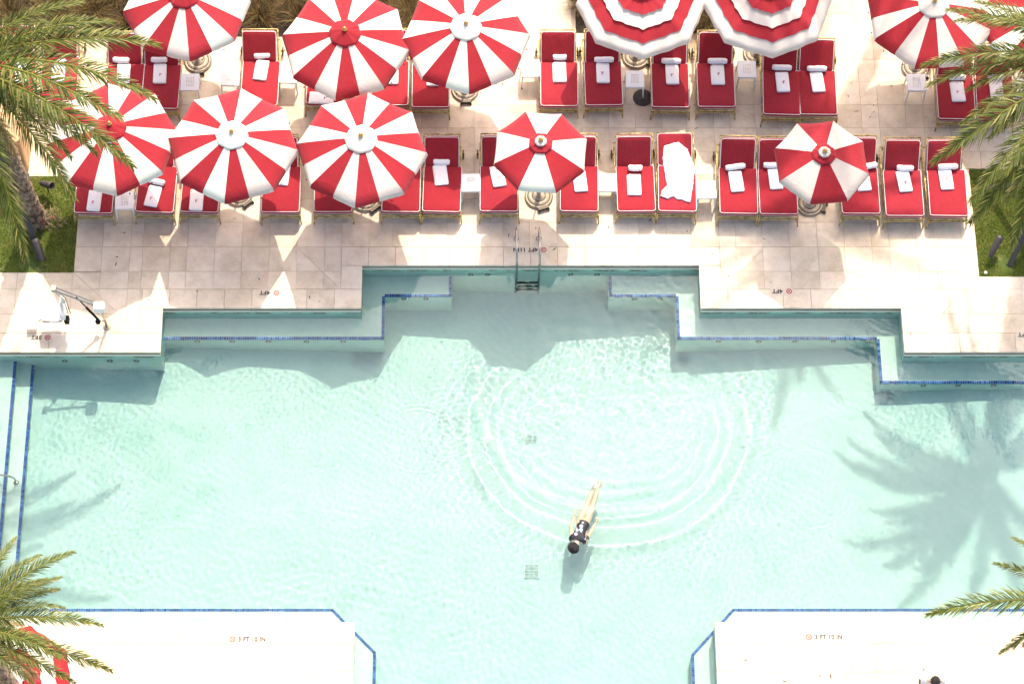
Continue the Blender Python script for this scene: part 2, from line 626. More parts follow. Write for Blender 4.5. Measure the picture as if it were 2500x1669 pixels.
def strip(x0, x1, y0, y1):
    along_x = (x1 - x0) >= (y1 - y0)
    L = (x1 - x0) if along_x else (y1 - y0)
    n = max(1, round(L / .61))
    for k in range(n):
        if along_x:
            r_ = (x0 + L * k / n, x0 + L * (k + 1) / n, y0, y1)
        else:
            r_ = (x0, x1, y0 + L * k / n, y0 + L * (k + 1) / n)
        c = ((r_[0] + r_[1]) / 2, (r_[2] + r_[3]) / 2, 0)
        if not seen(c, 400):
            continue
        key = (round(r_[1] - r_[0], 3), round(r_[3] - r_[2], 3))
        if key not in ccache:
            ccache[key] = coping_stone(0, key[0], 0, key[1])
        o = obj('coping_stone', ccache[key], deck)
        o.location = (c[0], c[1], -.0315 + random.uniform(-.001, .001))


strip(XL1 - CW, XR1 + CW, Y1, Y1 + CW)
strip(XL2 - CW, XL1, Y2, Y2 + CW); strip(XR1, XR2 + CW, Y2, Y2 + CW)
strip(XMIN, XL2, Y3, Y3 + CW); strip(XR2, XMAX, Y3, Y3 + CW)
strip(XL1 - CW, XL1, Y2 + CW, Y1); strip(XR1, XR1 + CW, Y2 + CW, Y1)
strip(XL2 - CW, XL2, Y3 + CW, Y2); strip(XR2, XR2 + CW, Y3 + CW, Y2)
strip(XMIN, XL1, YB - CW, YB); strip(XR1, XMAX, YB - CW, YB)
strip(XL1 - CW, XL1, YBOT, YB - CW); strip(XR1, XR1 + CW, YBOT, YB - CW)

# ------------------------------------------------------------------ pool shell
LX, RX = -15.0, 18.0
sh = MB()
W1, W2, W3, WB = Y1 + e, Y2 + e, Y3 + e, YB - e
ring = [(LX, W3), (XL2 - e, W3), (XL2 - e, W2), (XL1 - e, W2), (XL1 - e, W1), (XR1 + e, W1), (XR1 + e, W2), (XR2 + e, W2), (XR2 + e, W3), (RX, W3),
        (RX, WB), (XR1 + e, WB), (XR1 + e, YBOT), (XL1 - e, YBOT), (XL1 - e, WB), (LX, WB)]
for i in range(len(ring)):
    a, b = ring[i], ring[(i + 1) % len(ring)]
    sh.add([(a[0], a[1], ZW - 1.9), (b[0], b[1], ZW - 1.9), (b[0], b[1], ZW - .085), (a[0], a[1], ZW - .085)], [(0, 1, 2, 3)], 0)
    sh.add([(a[0], a[1], ZW - .085), (b[0], b[1], ZW - .085), (b[0], b[1], ZW + .012), (a[0], a[1], ZW + .012)], [(0, 1, 2, 3)], 1)
    sh.add([(a[0], a[1], ZW + .012), (b[0], b[1], ZW + .012), (b[0], b[1], -.135), (a[0], a[1], -.135)], [(0, 1, 2, 3)], 2)
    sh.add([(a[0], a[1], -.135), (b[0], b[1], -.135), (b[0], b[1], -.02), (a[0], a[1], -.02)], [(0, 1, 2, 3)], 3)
xs = [LX, -9.7, -6.76, 1.24, 9.24, 12.2, RX]
for x0, x1 in zip(xs, xs[1:]):
    for ya, yb in ((YBOT, -4.0), (-4.0, -.7), (-.7, W1)):
        sh.add([(x0, ya, zfloor(x0, ya)), (x1, ya, zfloor(x1, ya)), (x1, yb, zfloor(x1, yb)), (x0, yb, zfloor(x0, yb))], [(0, 1, 2, 3)], 0)
shell = sh.build('pool_shell', [M['plaster'], M['mosaic'], M['wall_stone'], M['gutter_shade']])
shell['kind'] = 'structure'

ZBN = ZW - .42
BW = .50
XA, XB = G(1102, 690, ZA).x, G(1487, 690, ZA).x
diagL = [G(812, 1484, ZA), G(917, 1590, ZA)]
diagR = [G(1789, 1480, ZA), G(1688, 1596, ZA)]
YBE = diagL[0].y
bench_polys = [
    [(XL1 - e, W1 - BW), (XA, W1 - BW), (XA, W1), (XL1 - e, W1)],
    [(XL1 - e, W2 - BW), (XL1 - e + BW, W2 - BW), (XL1 - e + BW, W1 - BW), (XL1 - e, W1 - BW)],
    [(XL2 - e, W2 - BW), (XL1 - e, W2 - BW), (XL1 - e, W2), (XL2 - e, W2)],
    [(XB, W1 - BW), (XR1 + e, W1 - BW), (XR1 + e, W1), (XB, W1)],
    [(XR1 + e - BW, W2 - BW), (XR1 + e, W2 - BW), (XR1 + e, W1 - BW), (XR1 + e - BW, W1 - BW)],
    [(XR1 + e, W2 - BW), (XR2 + e, W2 - BW), (XR2 + e, W2), (XR1 + e, W2)],
    [(XR2 + e - BW, W3 - BW), (XR2 + e, W3 - BW), (XR2 + e, W2 - BW), (XR2 + e - BW, W2 - BW)],
    [(XR2 + e, W3 - BW), (RX, W3 - BW), (RX, W3), (XR2 + e, W3)],
    [(LX, WB), (XL1 - e, WB), (XL1 - e, YBOT), (diagL[1].x, YBOT), (diagL[1].x, diagL[1].y), (diagL[0].x, YBE), (LX, YBE)],
    [(RX, WB), (RX, YBE), (diagR[0].x, YBE), (diagR[1].x, diagR[1].y), (diagR[1].x, YBOT), (XR1 + e, YBOT), (XR1 + e, WB)],
]
SX1, SX2 = G(25, 1060, ZW - .26).x, G(70, 1060, ZW - .45).x


def bench(poly, z, name='underwater_bench'):
    b = MB()
    n = len(poly)
    b.add([(p[0], p[1], z) for p in poly], [tuple(range(n))], 0)
    b.add([(p[0], p[1], z) for p in poly] + [(p[0], p[1], z - 1.6) for p in poly], [(i, n + i, n + (i + 1) % n, (i + 1) % n) for i in range(n)], 1)
    return b.build(name, [M['bench_plaster'], M['plaster']], shell)


for p in bench_polys:
    bench(p, ZBN)
bench([(LX, YBE), (SX1, YBE), (SX1, W3), (LX, W3)], ZW - .34, 'entry_step')
bench([(SX1, YBE), (SX2, YBE), (SX2, W3), (SX1, W3)], ZW - .60, 'entry_step')


def blue_edge(path, z, side=1):
    """row of small blue glass tiles on a bench nosing, top and face; path runs with the bench on its left"""
    t_, g_ = MB(), .0028
    gr = MB()
    for a, b in zip(path, path[1:]):
        a, b = Vector((a[0], a[1], 0)), Vector((b[0], b[1], 0))
        L = (b - a).length
        d = (b - a) / L
        nrm = Vector((-d.y, d.x, 0)) * side
        rot = Matrix((d, nrm, Vector((0, 0, 1)))).transposed()
        gr.box((a + b) / 2 + nrm * .026 + Vector((0, 0, z - .022)), (L, .058, .05), rot)
        n = int(L / .051)
        for k in range(n):
            c = a + d * (L * (k + .5) / n)
            t_.box(c + nrm * .025 + Vector((0, 0, z - .020)), (L / n - 2 * g_, .062, .054), rot)
    o = gr.build('edge_grout', M['tile_grout'], shell)
    o2 = t_.build('blue_edge_tiles', M['blue_tile'], shell)
    o2['kind'] = 'stuff'


blue_edge([(XL2 - e, W2 - BW), (XL1 - e + BW, W2 - BW), (XL1 - e + BW, W1 - BW), (XA, W1 - BW), (XA, W1)], ZBN)
blue_edge([(XB, W1), (XB, W1 - BW), (XR1 + e - BW, W1 - BW), (XR1 + e - BW, W2 - BW), (XR2 + e - BW, W2 - BW), (XR2 + e - BW, W3 - BW), (13.5, W3 - BW)], ZBN)
blue_edge([(diagL[1].x, -9.5), (diagL[1].x, diagL[1].y), (diagL[0].x, YBE), (-11.6, YBE)], ZBN)
blue_edge([(13.5, YBE), (diagR[0].x, YBE), (diagR[1].x, diagR[1].y), (diagR[1].x, -9.5)], ZBN)
blue_edge([(SX1, YBE + .06), (SX1, W3)], ZW - .34)
blue_edge([(SX2, YBE + .06), (SX2, W3)], ZW - .60)

# jets: round fittings let into the walls
jt = MB()
prof = [(.020, .012), (.052, .012), (.060, .006), (.062, 0.0), (.030, -.002)]
jt.lathe([(.062, 0), (.058, .012), (.046, .014), (.040, .006), (.038, .002)], 18)
jme = jt.mesh('jet', M['darkgrey'], True)
eye = MB().lathe([(.036, .001), (.028, .006), (.012, .008)], 14).mesh('eyeball', M['plastic'], True)


def jets(pxs, py, ywall, z):
    for x in pxs:
        o = obj('jet', jme, shell)
        o.location = (G(x, py, z).x, ywall - .001, z)
        o.rotation_euler = (R(90), 0, 0)
        q = obj('jet_eyeball', eye, o)


jets([1149, 1190.5, 1393, 1457], 684, W1, ZW - .30)
jets([986, 1040, 1548, 1610], 729, W1 - BW, ZBN - .16)
jets([484, 569, 657, 750, 839, 1752, 1850, 1938, 2032, 2116], 833, W2 - BW, ZBN - .16)
jets([159, 269, 334], 893, W3, ZW - .30)
jets([2250, 2335, 2421], 936, W3 - BW, ZBN - .16)

# ------------------------------------------------------------------ water
res = .0215
X0, X1g, Y0g, Y1gw = -11.6, 13.6, -8.6, W1 - .002
nx, ny = int((X1g - X0) / res), int((Y1gw - Y0g) / res)
gx, gy = np.meshgrid(np.linspace(X0, X1g, nx), np.linspace(Y0g, Y1gw, ny))
SWX, SWY = G(1503, 945, ZW).x, G(1503, 945, ZW).y
rr = np.hypot(gx - SWX, (gy - SWY) * 1.0)
th = np.arctan2(gy - SWY, gx - SWX)


def field(n, l0, l1, slope, ang=None, spread=math.pi, seed=1):
    r_ = np.random.default_rng(seed)
    z = np.zeros_like(gx)
    for _ in range(n):
        lam = math.exp(r_.uniform(math.log(l0), math.log(l1)))
        k = 2 * math.pi / lam
        a = r_.uniform(0, 2 * math.pi) if ang is None else ang + r_.normal(0, spread)
        z += slope / math.sqrt(n / 2) / k * np.sin(k * (gx * math.cos(a) + gy * math.sin(a)) + r_.uniform(0, 7))
    return z


def patchy(seed, s=2.5, lo=.4):
    r_ = np.random.default_rng(seed)
    z = np.zeros_like(gx)
    for _ in range(10):
        lam = r_.uniform(s, s * 3); a = r_.uniform(0, 6.3); k = 6.283 / lam
        z += np.sin(k * (gx * math.cos(a) + gy * math.sin(a)) + r_.uniform(0, 7))
    z = 1 / (1 + np.exp(-z * .8))
    return lo + (1 - lo) * z


h = field(44, .10, .24, .013, seed=2) * patchy(5, 2.5, .5) + field(16, .12, .24, .009, R(60), .35, seed=3) * patchy(6, 3, .2)
near = np.clip((-2.0 - gy) / 3, 0, 1) * np.clip((4.5 - gx) / 6, .3, 1)
h += field(26, .14, .32, .017, R(70), .7, seed=4) * near
chop = 1 / (1 + np.exp((rr - 2.25) / .18)) * (.30 + .70 / (1 + np.exp(-(gy - SWY + .9) / .5)))
h += field(40, .16, .6, .026, seed=9) * chop * patchy(12, 1.2, .45)
gc = G(1600, 700, ZW)
h += field(24, .10, .30, .055, seed=29) * np.exp(-(((gx - gc.x) / 1.3) ** 2 + ((gy - gc.y) / .7) ** 2))
h += field(18, .12, .26, .020, seed=19) * np.exp(-((rr - 3.3) / .7) ** 2)
arc = 1 / (1 + np.exp(-(R(112) - np.abs(np.angle(np.exp(1j * (th + R(97)))))) / .22))
wob = .05 * np.sin(2 * th + 1) + .025 * np.sin(5 * th) + .012 * np.sin(11 * th + 2)
brk = .75 + .25 * np.sin(9 * th + 1.3) * np.sin(4 * th)
for r0, amp, w in ((3.02, .0150, .115), (2.60, .0090, .095), (2.34, .0060, .085), (2.03, .0035, .08), (1.75, .002, .08)):
    h += amp * np.exp(-((rr - r0 - wob) / w) ** 2) * arc * brk
    h -= amp * .40 * np.exp(-((rr - r0 - wob - .20) / .13) ** 2) * arc * brk
for (px, py, r0, amp) in ((1042, 960, .85, .0005), (1105, 950, .62, .0004), (1990, 1110, .95, .0003), (1640, 1390, .8, .0003)):
    c = G(px, py, ZW)
    q = np.hypot(gx - c.x, gy - c.y) - r0
    ta = np.arctan2(gy - c.y, gx - c.x)
    h += amp * np.cos(q * 2 * math.pi / .11) * np.exp(-(q / .11) ** 2) * (.5 + .5 * np.sin(2 * ta + px))
inside = np.zeros_like(gx, bool)
for x0, x1, y0, y1 in ((-99, 99, WB - .03, W3 + .004), (XL2 - e - .004, XR2 + e + .004, W3 - .2, W2 + .004), (XL1 - e - .004, XR1 + e + .004, W2 - .2, W1 + .1), (XL1 - e - .004, XR1 + e + .004, -99, WB)):
    inside |= (gx > x0) & (gx < x1) & (gy > y0) & (gy < y1)
idx = np.arange(nx * ny).reshape(ny, nx)
fa = np.stack([idx[:-1, :-1], idx[:-1, 1:], idx[1:, 1:], idx[1:, :-1]], -1)
keep = inside[:-1, :-1] | inside[:-1, 1:] | inside[1:, 1:] | inside[1:, :-1]
fa = fa[keep]
used = np.unique(fa)
remap = np.full(nx * ny, -1); remap[used] = np.arange(len(used))
v = np.stack([gx, gy, h + ZW], -1).reshape(-1, 3)[used]
water = obj('pool_water', np_mesh('pool_water', v, remap[fa], M['water'], True))
water['kind'] = 'structure'
water.cycles.is_caustics_caster = True

# ------------------------------------------------------------------ lawns and planting beds


def blades(n, x0, x1, y0, y1, hgt, wid, lean, z0, mat, name, seg=1, seed=1, tips=(1, 1, 1), centers=None, spread=.2):
    r_ = np.random.default_rng(seed)
    if centers is None:
        bx, by = r_.uniform(x0, x1, n), r_.uniform(y0, y1, n)
        bald = np.sin(bx * 3.1 + 2 * np.sin(by * 1.7)) * np.sin(by * 2.7 + bx) + .5 * np.sin(bx * 7.3 + by * 5.1)
        ok = r_.uniform(0, 1, n) > np.clip(bald * .9 - .35, 0, .85)
        bx, by = bx[ok], by[ok]; n = len(bx)
        out = r_.uniform(0, 2 * np.pi, n)
    else:
        ci = r_.integers(0, len(centers), n)
        c = np.array(centers)[ci]
        out = r_.uniform(0, 2 * np.pi, n)
        ro = np.abs(r_.normal(0, spread * .4, n))
        bx, by = c[:, 0] + ro * np.cos(out), c[:, 1] + ro * np.sin(out)
    hh = hgt * r_.uniform(.5, 1.25, n)
    ln_ = lean * r_.uniform(.2, 1.4, n)
    w = wid * r_.uniform(.6, 1.3, n)
    dx, dy = np.cos(out), np.sin(out)
    fx, fy = -dy, dx
    vs_, cs = [], []
    K = seg + 1
    for k in range(K):
        t = k / seg
        ox = ln_ * t ** 1.7
        oz = hh * (t - .28 * t ** 3 * (lean > .15))
        ww = w * (1 - t) * .5
        cc = np.array([1 + (tips[i] - 1) * t for i in range(3)] + [1.0])
        if k < seg:
            vs_ += [np.stack([bx + dx * ox + fx * ww, by + dy * ox + fy * ww, z0 + oz], -1), np.stack([bx + dx * ox - fx * ww, by + dy * ox - fy * ww, z0 + oz], -1)]
            cs += [np.tile(cc, (n, 1))] * 2
        else:
            vs_ += [np.stack([bx + dx * ox, by + dy * ox, z0 + oz], -1)]
            cs += [np.tile(cc, (n, 1))]
    V = np.stack(vs_, 1)
    C_ = np.stack(cs, 1)
    P_ = V.shape[1]
    tr = []
    for k in range(seg):
        a = 2 * k
        if k < seg - 1:
            tr += [(a, a + 1, a + 3), (a, a + 3, a + 2)]
        else:
            tr += [(a, a + 1, a + 2)]
    F_ = (np.arange(n)[:, None, None] * P_ + np.array(tr)[None]).reshape(-1, 3)
    me = np_mesh(name, V.reshape(-1, 3), F_, mat, False, C_.reshape(-1, 4))
    return me


for nm, q, sd in (('lawn', (-12.0, -8.765, 1.705, 4.135), 21), ('lawn', (11.205, 13.6, 1.605, 4.325), 22)):
    b = MB()
    b.add([(q[0] - 4 * (q[0] < 0), q[2], -.012), (q[1] + 4 * (q[0] > 0), q[2], -.012), (q[1] + 4 * (q[0] > 0), q[3], -.012), (q[0] - 4 * (q[0] < 0), q[3], -.012)], [(0, 1, 2, 3)])
    lw = b.build(nm, M['turf'])
    lw['kind'] = 'structure'
    g_ = obj('grass_blades', blades(42000, *q, .05, .011, .03, -.015, M['blade'], 'grass_blades', 1, sd, (1.25, 1.2, 1.1)), None)
    g_['kind'] = 'stuff'

for q, sd, n in (((-12.2, -1.24, 7.95, 9.9), 31, 120), ((2.42, 7.95, 8.05, 9.9), 32, 60)):
    b = MB()
    b.add([(q[0] - 8 * (q[0] < -5), q[2] - .1, -.01), (q[1] + .06, q[2] - .1, -.01), (q[1] + .06, 20, -.01), (q[0] - 8 * (q[0] < -5), 20, -.01)], [(0, 1, 2, 3)])
    bd = b.build('planting_bed', M['soil'])
    bd['kind'] = 'structure'
    r_ = np.random.default_rng(sd)
    cs = np.stack([r_.uniform(q[0], q[1], n), r_.uniform(q[2] + .1, q[3], n)], -1)
    g_ = obj('ornamental_grass', blades(n * 420, 0, 0, 0, 0, .62, .012, .42, -.01, M['bed_blade'], 'ornamental_grass', 3, sd, (1.9, 1.7, 1.4), cs, .35))
    g_['kind'] = 'stuff'

# ------------------------------------------------------------------ sun loungers


def rrect(w, l, r, n=4):
    pts = []
    for cx_, cy_, a0 in ((w / 2 - r, r, -90), (w / 2 - r, l - r, 0), (-w / 2 + r, l - r, 90), (-w / 2 + r, r, 180)):
        for k in range(n + 1):
            a = R(a0 + 90 * k / n)
            pts.append((cx_ + r * math.cos(a), cy_ + r * math.sin(a)))
    return pts


def inset(w, l, r, d, n=4):
    return [(p[0], p[1] + d) for p in rrect(w - 2 * d, l - 2 * d, max(r - d, .004), n)]


def cushion(w, l, h_, r=.06, b=.025, puff=.012):
    mb = MB()
    rings = [(b, 0), (0, b), (0, h_ - b), (b * .35, h_ - b * .3), (b, h_), (min(.10, w * .24), h_ + puff * .7), (min(.2, w * .38), h_ + puff)]
    vs_ = []
    n = None
    for d, z in rings:
        pts = inset(w, l, r if d < .06 else max(r, d + .01), d)
        n = len(pts)
        vs_ += [(p[0], p[1], z) for p in pts]
    fs = []
    for i in range(len(rings) - 1):
        for j in range(n):
            j2 = (j + 1) % n
            fs.append((i * n + j, i * n + j2, (i + 1) * n + j2, (i + 1) * n + j))
    fs.append(tuple(range((len(rings) - 1) * n, len(rings) * n)))
    fs.append(tuple(reversed(range(n))))
    mb.add(vs_, fs)
    return mb


def piping(w, l, h_, r=.06):
    mb = MB()
    mb.tube([(p[0], p[1], h_ - .006) for p in inset(w, l, r, .006, 3)], .0068, 5, True)
    mb.tube([(p[0], p[1], .02) for p in inset(w, l, r, .004, 3)], .006, 4, True)
    return mb


SEATL, BACKL = 1.18, .73
me_seat = cushion(.85, SEATL, .115).mesh('seat_cushion', M['cushion'], True)
me_seatp = piping(.85, SEATL, .115).mesh('piping', M['piping'], True)
me_back = cushion(.77, BACKL, .105).mesh('back_cushion', M['cushion'], True)
me_backp = piping(.77, BACKL, .105).mesh('piping', M['piping'], True)


def make_lounger():
    t = thing('sun_lounger', '', 'sun lounger')
    # frame: side rails, cross bars, seat slats
    f = MB()
    for s in (-1, 1):
        f.tube([(s * .425, 0, .285), (s * .425, 1.86, .285)], .019, 7)
        f.tube([(s * .425, .03, .17), (s * .425, 1.75, .17)], .011, 6)
        for y in np.arange(.12, 1.8, .22):
            f.tube([(s * .425, y - .008, .285), (s * .425, y + .008, .285)], .0235, 7)
    for y, z in ((0, .30), (0, .225), (1.86, .285), (.62, .285), (1.18, .285)):
        f.tube([(-.425, y, z), (.425, y, z)], .017 if y else .016, 7)
    f.build('frame', M['bamboo'], t, True)
    sl_ = MB()
    for y in np.arange(.1, 1.15, .13):
        sl_.box((0, y, .308), (.83, .05, .012))
    sl_.build('seat_slats', M['bamboo'], t)['kind'] = 'stuff'
    for s in (-1, 1):
        l_ = MB()
        l_.tube([(s * .425, .01, .31), (s * .428, -.005, .15), (s * .445, -.055, 0)], [.020, .020, .017], 7)
        l_.tube([(s * .43, -.008, .12), (s * .37, -.004, .20), (s * .28, 0, .225)], .011, 6)
        l_.tube([(s * .43, -.008, .12), (s * .428, .08, .20), (s * .425, .17, .275)], .011, 6)
        l_.build('leg', M['bamboo'], t, True)
        l_ = MB()
        l_.tube([(s * .425, 1.60, .29), (s * .425, 1.66, .10)], .019, 7)
        l_.tube([(s * .425, 1.45, .285), (s * .425, 1.64, .14)], .010, 6)
        l_.build('rear_leg', M['bamboo'], t, True)
        w_ = MB()
        rot = Euler((0, R(90), 0)).to_matrix()
        w_.lathe([(.100, -.014), (.108, -.006), (.108, .006), (.100, .014)], 18, (s * .475, 1.66, .108), rot)
        w_.build('wheel', M['dark_bronze'], t, True)
        hb = MB().lathe([(.03, -.03), (.03, .03)], 10, (s * .475, 1.66, .108), rot).build('wheel_hub', M['bamboo'], t, True)
    s = obj('seat_cushion', me_seat, t); s.location = (0, .02, .325)
    obj('piping', me_seatp, s)
    # raised backrest: frame and cushion, hinged together
    bf = MB()
    for s_ in (-1, 1):
        bf.tube([(s_ * .40, -.02, -.03), (s_ * .40, BACKL + .035, -.03)], .017, 7)
        for y in np.arange(.1, BACKL, .2):
            bf.tube([(s_ * .40, y - .008, -.03), (s_ * .40, y + .008, -.03)], .0215, 7)
    bf.tube([(-.40, BACKL + .035, -.03), (.40, BACKL + .035, -.03)], .017, 7)
    bf.tube([(-.40, BACKL - .03, -.035), (.40, BACKL - .03, -.035)], .012, 6)
    for x in np.linspace(-.3, .3, 7):
        bf.tube([(x, 0, -.032), (x, BACKL + .035, -.032)], .008, 5)
    b = bf.build('backrest_frame', M['bamboo'], t, True)
    b.location = (0, 1.20, .345)
    c = obj('back_cushion', me_back, t)
    c.location = (0, 1.215, .345)
    obj('piping', me_backp, c)
    pr = MB()
    for s_ in (-1, 1):
        pr.tube([(s_ * .33, 1.55, .285), (s_ * .33, 1.56, .62)], .010, 6)
    pr.build('back_prop', M['bamboo'], t, True)
    return t


proto = make_lounger()
lo_used = [False]


def lounger(px, py, label, group, ang=42, rz=0.0):
    p = G(px, py, .33)
    o = proto if not lo_used[0] else copy_tree(proto)
    lo_used[0] = True
    o.location = (p.x, p.y - .02, 0)
    o.rotation_euler = (0, 0, R(rz))
    tag(o, label, 'sun lounger', group)
    for ch in o.children:
        if ch.name.startswith(('backrest_frame', 'back_cushion')):
            ch.rotation_euler = (R(ang), 0, 0)
        if ch.name.startswith(('seat_cushion', 'back_cushion')):
            ch.location.x += random.uniform(-.012, .012); ch.rotation_euler.z += R(random.uniform(-.9, .9))
        if ch.name.startswith('back_prop') and ang < 38:
            ch.scale = (1, 1, .78); ch.location = (0, .02, .06)
    return o


FRONT = [  # px, py, back angle, where it stands
    (228, 525, 49, 'beside the spotlight lawn', 1), (377, 523, 36, 'beside the red-capped front umbrella', 1),
    (487, 522.6, 49, 'under the lawn-side white-capped umbrella', 1), (685, 522.8, 49, 'between the white-capped front umbrellas', 1),
    (814, 522, 49, 'hidden by the ladder-side white-capped umbrella', 0), (978.6, 522, 49, 'just past the ladder-side white-capped umbrella', 0),
    (1078, 521.5, 49, 'in sun facing the pool ladder', 1), (1219, 520.6, 49, 'between a table and ladder umbrella', 1),
    (1414, 520.6, 49, 'past the ladder umbrella, in sun', 1), (1553, 520.6, 49, 'next to the towel-draped lounger', 1),
    (1652, 520.6, 24, 'with a big towel spread out', 0), (1802, 526, 49, 'between a table and dappled shade', 1),
    (1901.5, 527.5, 49, 'under the dappled eight-panel umbrella', 1), (2102, 526, 46, 'past the dappled umbrella base', 1),
    (2209, 531.6, 46, 'second from the plank-braced lawn edge', 1), (2315, 531.6, 46, 'touching the lawn without spotlights', 1)]
BACK = [
    (37, 250, 42, 'at the back-row end under fronds', 1), (141, 252, 42, 'second under the back-row fronds', 1),
    (300, 268, 42, 'between fronds and plant-bed umbrella', 1), (389, 270, 42, 'shaded by the plant-bed umbrella', 1),
    (632, 262, 44, 'between two tables by the plants', 1), (792, 259, 42, 'with towel across its foot', 0),
    (952, 262, 34, 'between two back-row umbrellas', 1), (1050, 267, 42, 'next to open back-row paving', 1),
    (1364, 264, 42, 'half shaded beside a sunlit table', 1), (1474, 262, 42, 'under the first ring-striped umbrella', 1),
    (1637.6, 267, 42, 'beside the round drain grate', 1), (1749, 266, 42, 'under the second ring-striped umbrella', 1),
    (1908, 285, 40, 'shaded, paired beside the walkway', 1), (1998, 285, 38, 'sunlit, paired beside the walkway', 1),
    (2336, 296, 40, 'behind fronds next to a table', 1), (2430, 298, 40, 'second one behind the fronds', 1)]
for px, py, a, w, _ in FRONT:
    lounger(px, py, 'red cushioned lounger ' + w, 'loungers in the front row', a, random.uniform(-.8, .8))
for k, (px, py, a, w, _) in enumerate(BACK):
    lounger(px, py, 'red cushioned lounger ' + w, 'loungers in the back row', a, -1.0 if k > 11 else random.uniform(-.8, .8))

# ------------------------------------------------------------------ towels
ZC = .325 + .115 + .012


def letter_F():
    b = MB()
    for x0, x1, y0, y1 in ((0, .010, .004, .046), (-.006, .016, -.002, .004), (-.006, .036, .046, .052), (.030, .036, .036, .046), (.010, .021, .023, .029), (.021, .027, .018, .034)):
        if x1 > x0:
            b.box(((x0 + x1) / 2 - .012, (y0 + y1) / 2 - .025, 0), (x1 - x0, y1 - y0, .003))
    return b.mesh('letter', M['print_red'])


me_F = letter_F()


def soft_slab(w, l, h_, seed, folds=2):
    """folded towel: rounded layers with uneven edges"""
    r_ = random.Random(seed)
    mb = MB()
    z = 0
    for k in range(folds):
        hh = h_ / folds
        dw, dl = r_.uniform(-.012, .006), r_.uniform(-.014, .008)
        ox = r_.uniform(-.006, .006)
        base = len(mb.v)
        c = cushion(w + dw, l + dl, hh, .03, hh * .42, .003)
        for p in c.v:
            q = Vector(p)
            wav = .006 * math.sin(q.y * 17 + seed) + .004 * math.sin(q.y * 41 + seed * 2 + k)
            mb.v.append((q.x + ox + wav, q.y - l / 2, q.z + z + .004 * math.sin(q.x * 21 + seed) * (k + 1)))
        for f_ in c.f:
            mb.f.append(tuple(i + base for i in f_)); mb.mi.append(0)
        z += hh * .97
    return mb


def roll(w, r0, seed):
    r_ = random.Random(seed)
    mb = MB()
    pts, rad = [], []
    for k in range(11):
        t = k / 10
        e_ = min(t, 1 - t)
        pts.append((w * (t - .5), .004 * math.sin(t * 9 + seed), r0 + .002 * math.sin(t * 14 + seed)))
        rad.append(r0 * (.72 if e_ == 0 else (1.0 if e_ > .05 else .93)) * (1 + .03 * math.sin(t * 23 + seed)))
    mb.tube(pts, rad, 14)
    # the loose flap along the roll
    mb.box((0, r0 * .82, r0 * .55), (w * .97, .02, .035))
    return mb


fold_me = [soft_slab(.30, .52, .055, s, 2).mesh('folded_towel', M['towel'], True) for s in (1, 2, 3)]
roll_me = [roll(w, .068, i).mesh('rolled_towel', M['towel'], True) for i, w in enumerate((.31, .37, .44))]
TOW = [  # lounger list, index, folded px (x,y,turn), rolled px (x,y,turn,length index), letter
    ('B', 0, (52, 178, 5), (43, 151, 0, 0), 1), ('B', 1, (143, 175, 0), (146, 153, 0, 0), 1),
    ('B', 2, (302, 180, 0), (296, 148, -3, 1), 0), ('B', 3, (390, 179, 0), (389, 147, 0, 1), 1), ('B', 4, (638, 171, -8), (640, 137, 4, 1), 1),
    ('B', 6, (957, 181, 0), (957, 150, 0, 0), 0), ('B', 7, (1057, 185, 0), (1058, 155, 0, 0), 0),
    ('B', 8, (1366.6, 176, 0), (1366.6, 141, 0, 0), 1), ('B', 9, (1472.5, 178, 0), (1474.4, 146.7, 0, 2), 1), ('B', 10, (1641, 181, 0), (1638.4, 150, -2, 2), 1),
    ('B', 11, (1753, 182, 0), (1751.4, 150, -1, 2), 1), ('B', 12, (1911, 200, 2), (1908.8, 166, -3, 2), 1), ('B', 13, (1995.7, 200, 4), (1993.8, 168.6, -1, 2), 0),
    ('B', 14, (2339, 223, 2), (2337, 190, 0, 1), 1), ('B', 15, (2433, 219, 0), (2431, 190, 0, 1), 1),
    ('F', 0, (230, 489, -4), None, 1), ('F', 1, (374, 478, -12), (382.5, 444, -14, 1), 1), ('F', 2, (480.4, 487.7, -2), None, 1), ('F', 3, (690, 426, -7), None, 0),
    ('F', 6, (1076.5, 426, 6), (1078, 396, -2, 1), 0), ('F', 7, (1216, 430, 10), None, 1), ('F', 8, (1416, 442, 5), None, 0),
    ('F', 9, (1549, 450.7, 0), (1551, 411, 0, 0), 1), ('F', 11, (1798, 442.5, 5), (1795, 408, 8, 2), 1), ('F', 12, (1893, 436, 3), (1884, 404, 0, 1), 0),
    ('F', 13, (2108, 440, 6), (2121, 406, 10, 1), 0), ('F', 14, (2208, 442.5, 6), (2209.6, 411.5, -3, 1), 1), ('F', 15, (2309.7, 437, 3), (2313.8, 407.7, 2, 2), 1)]
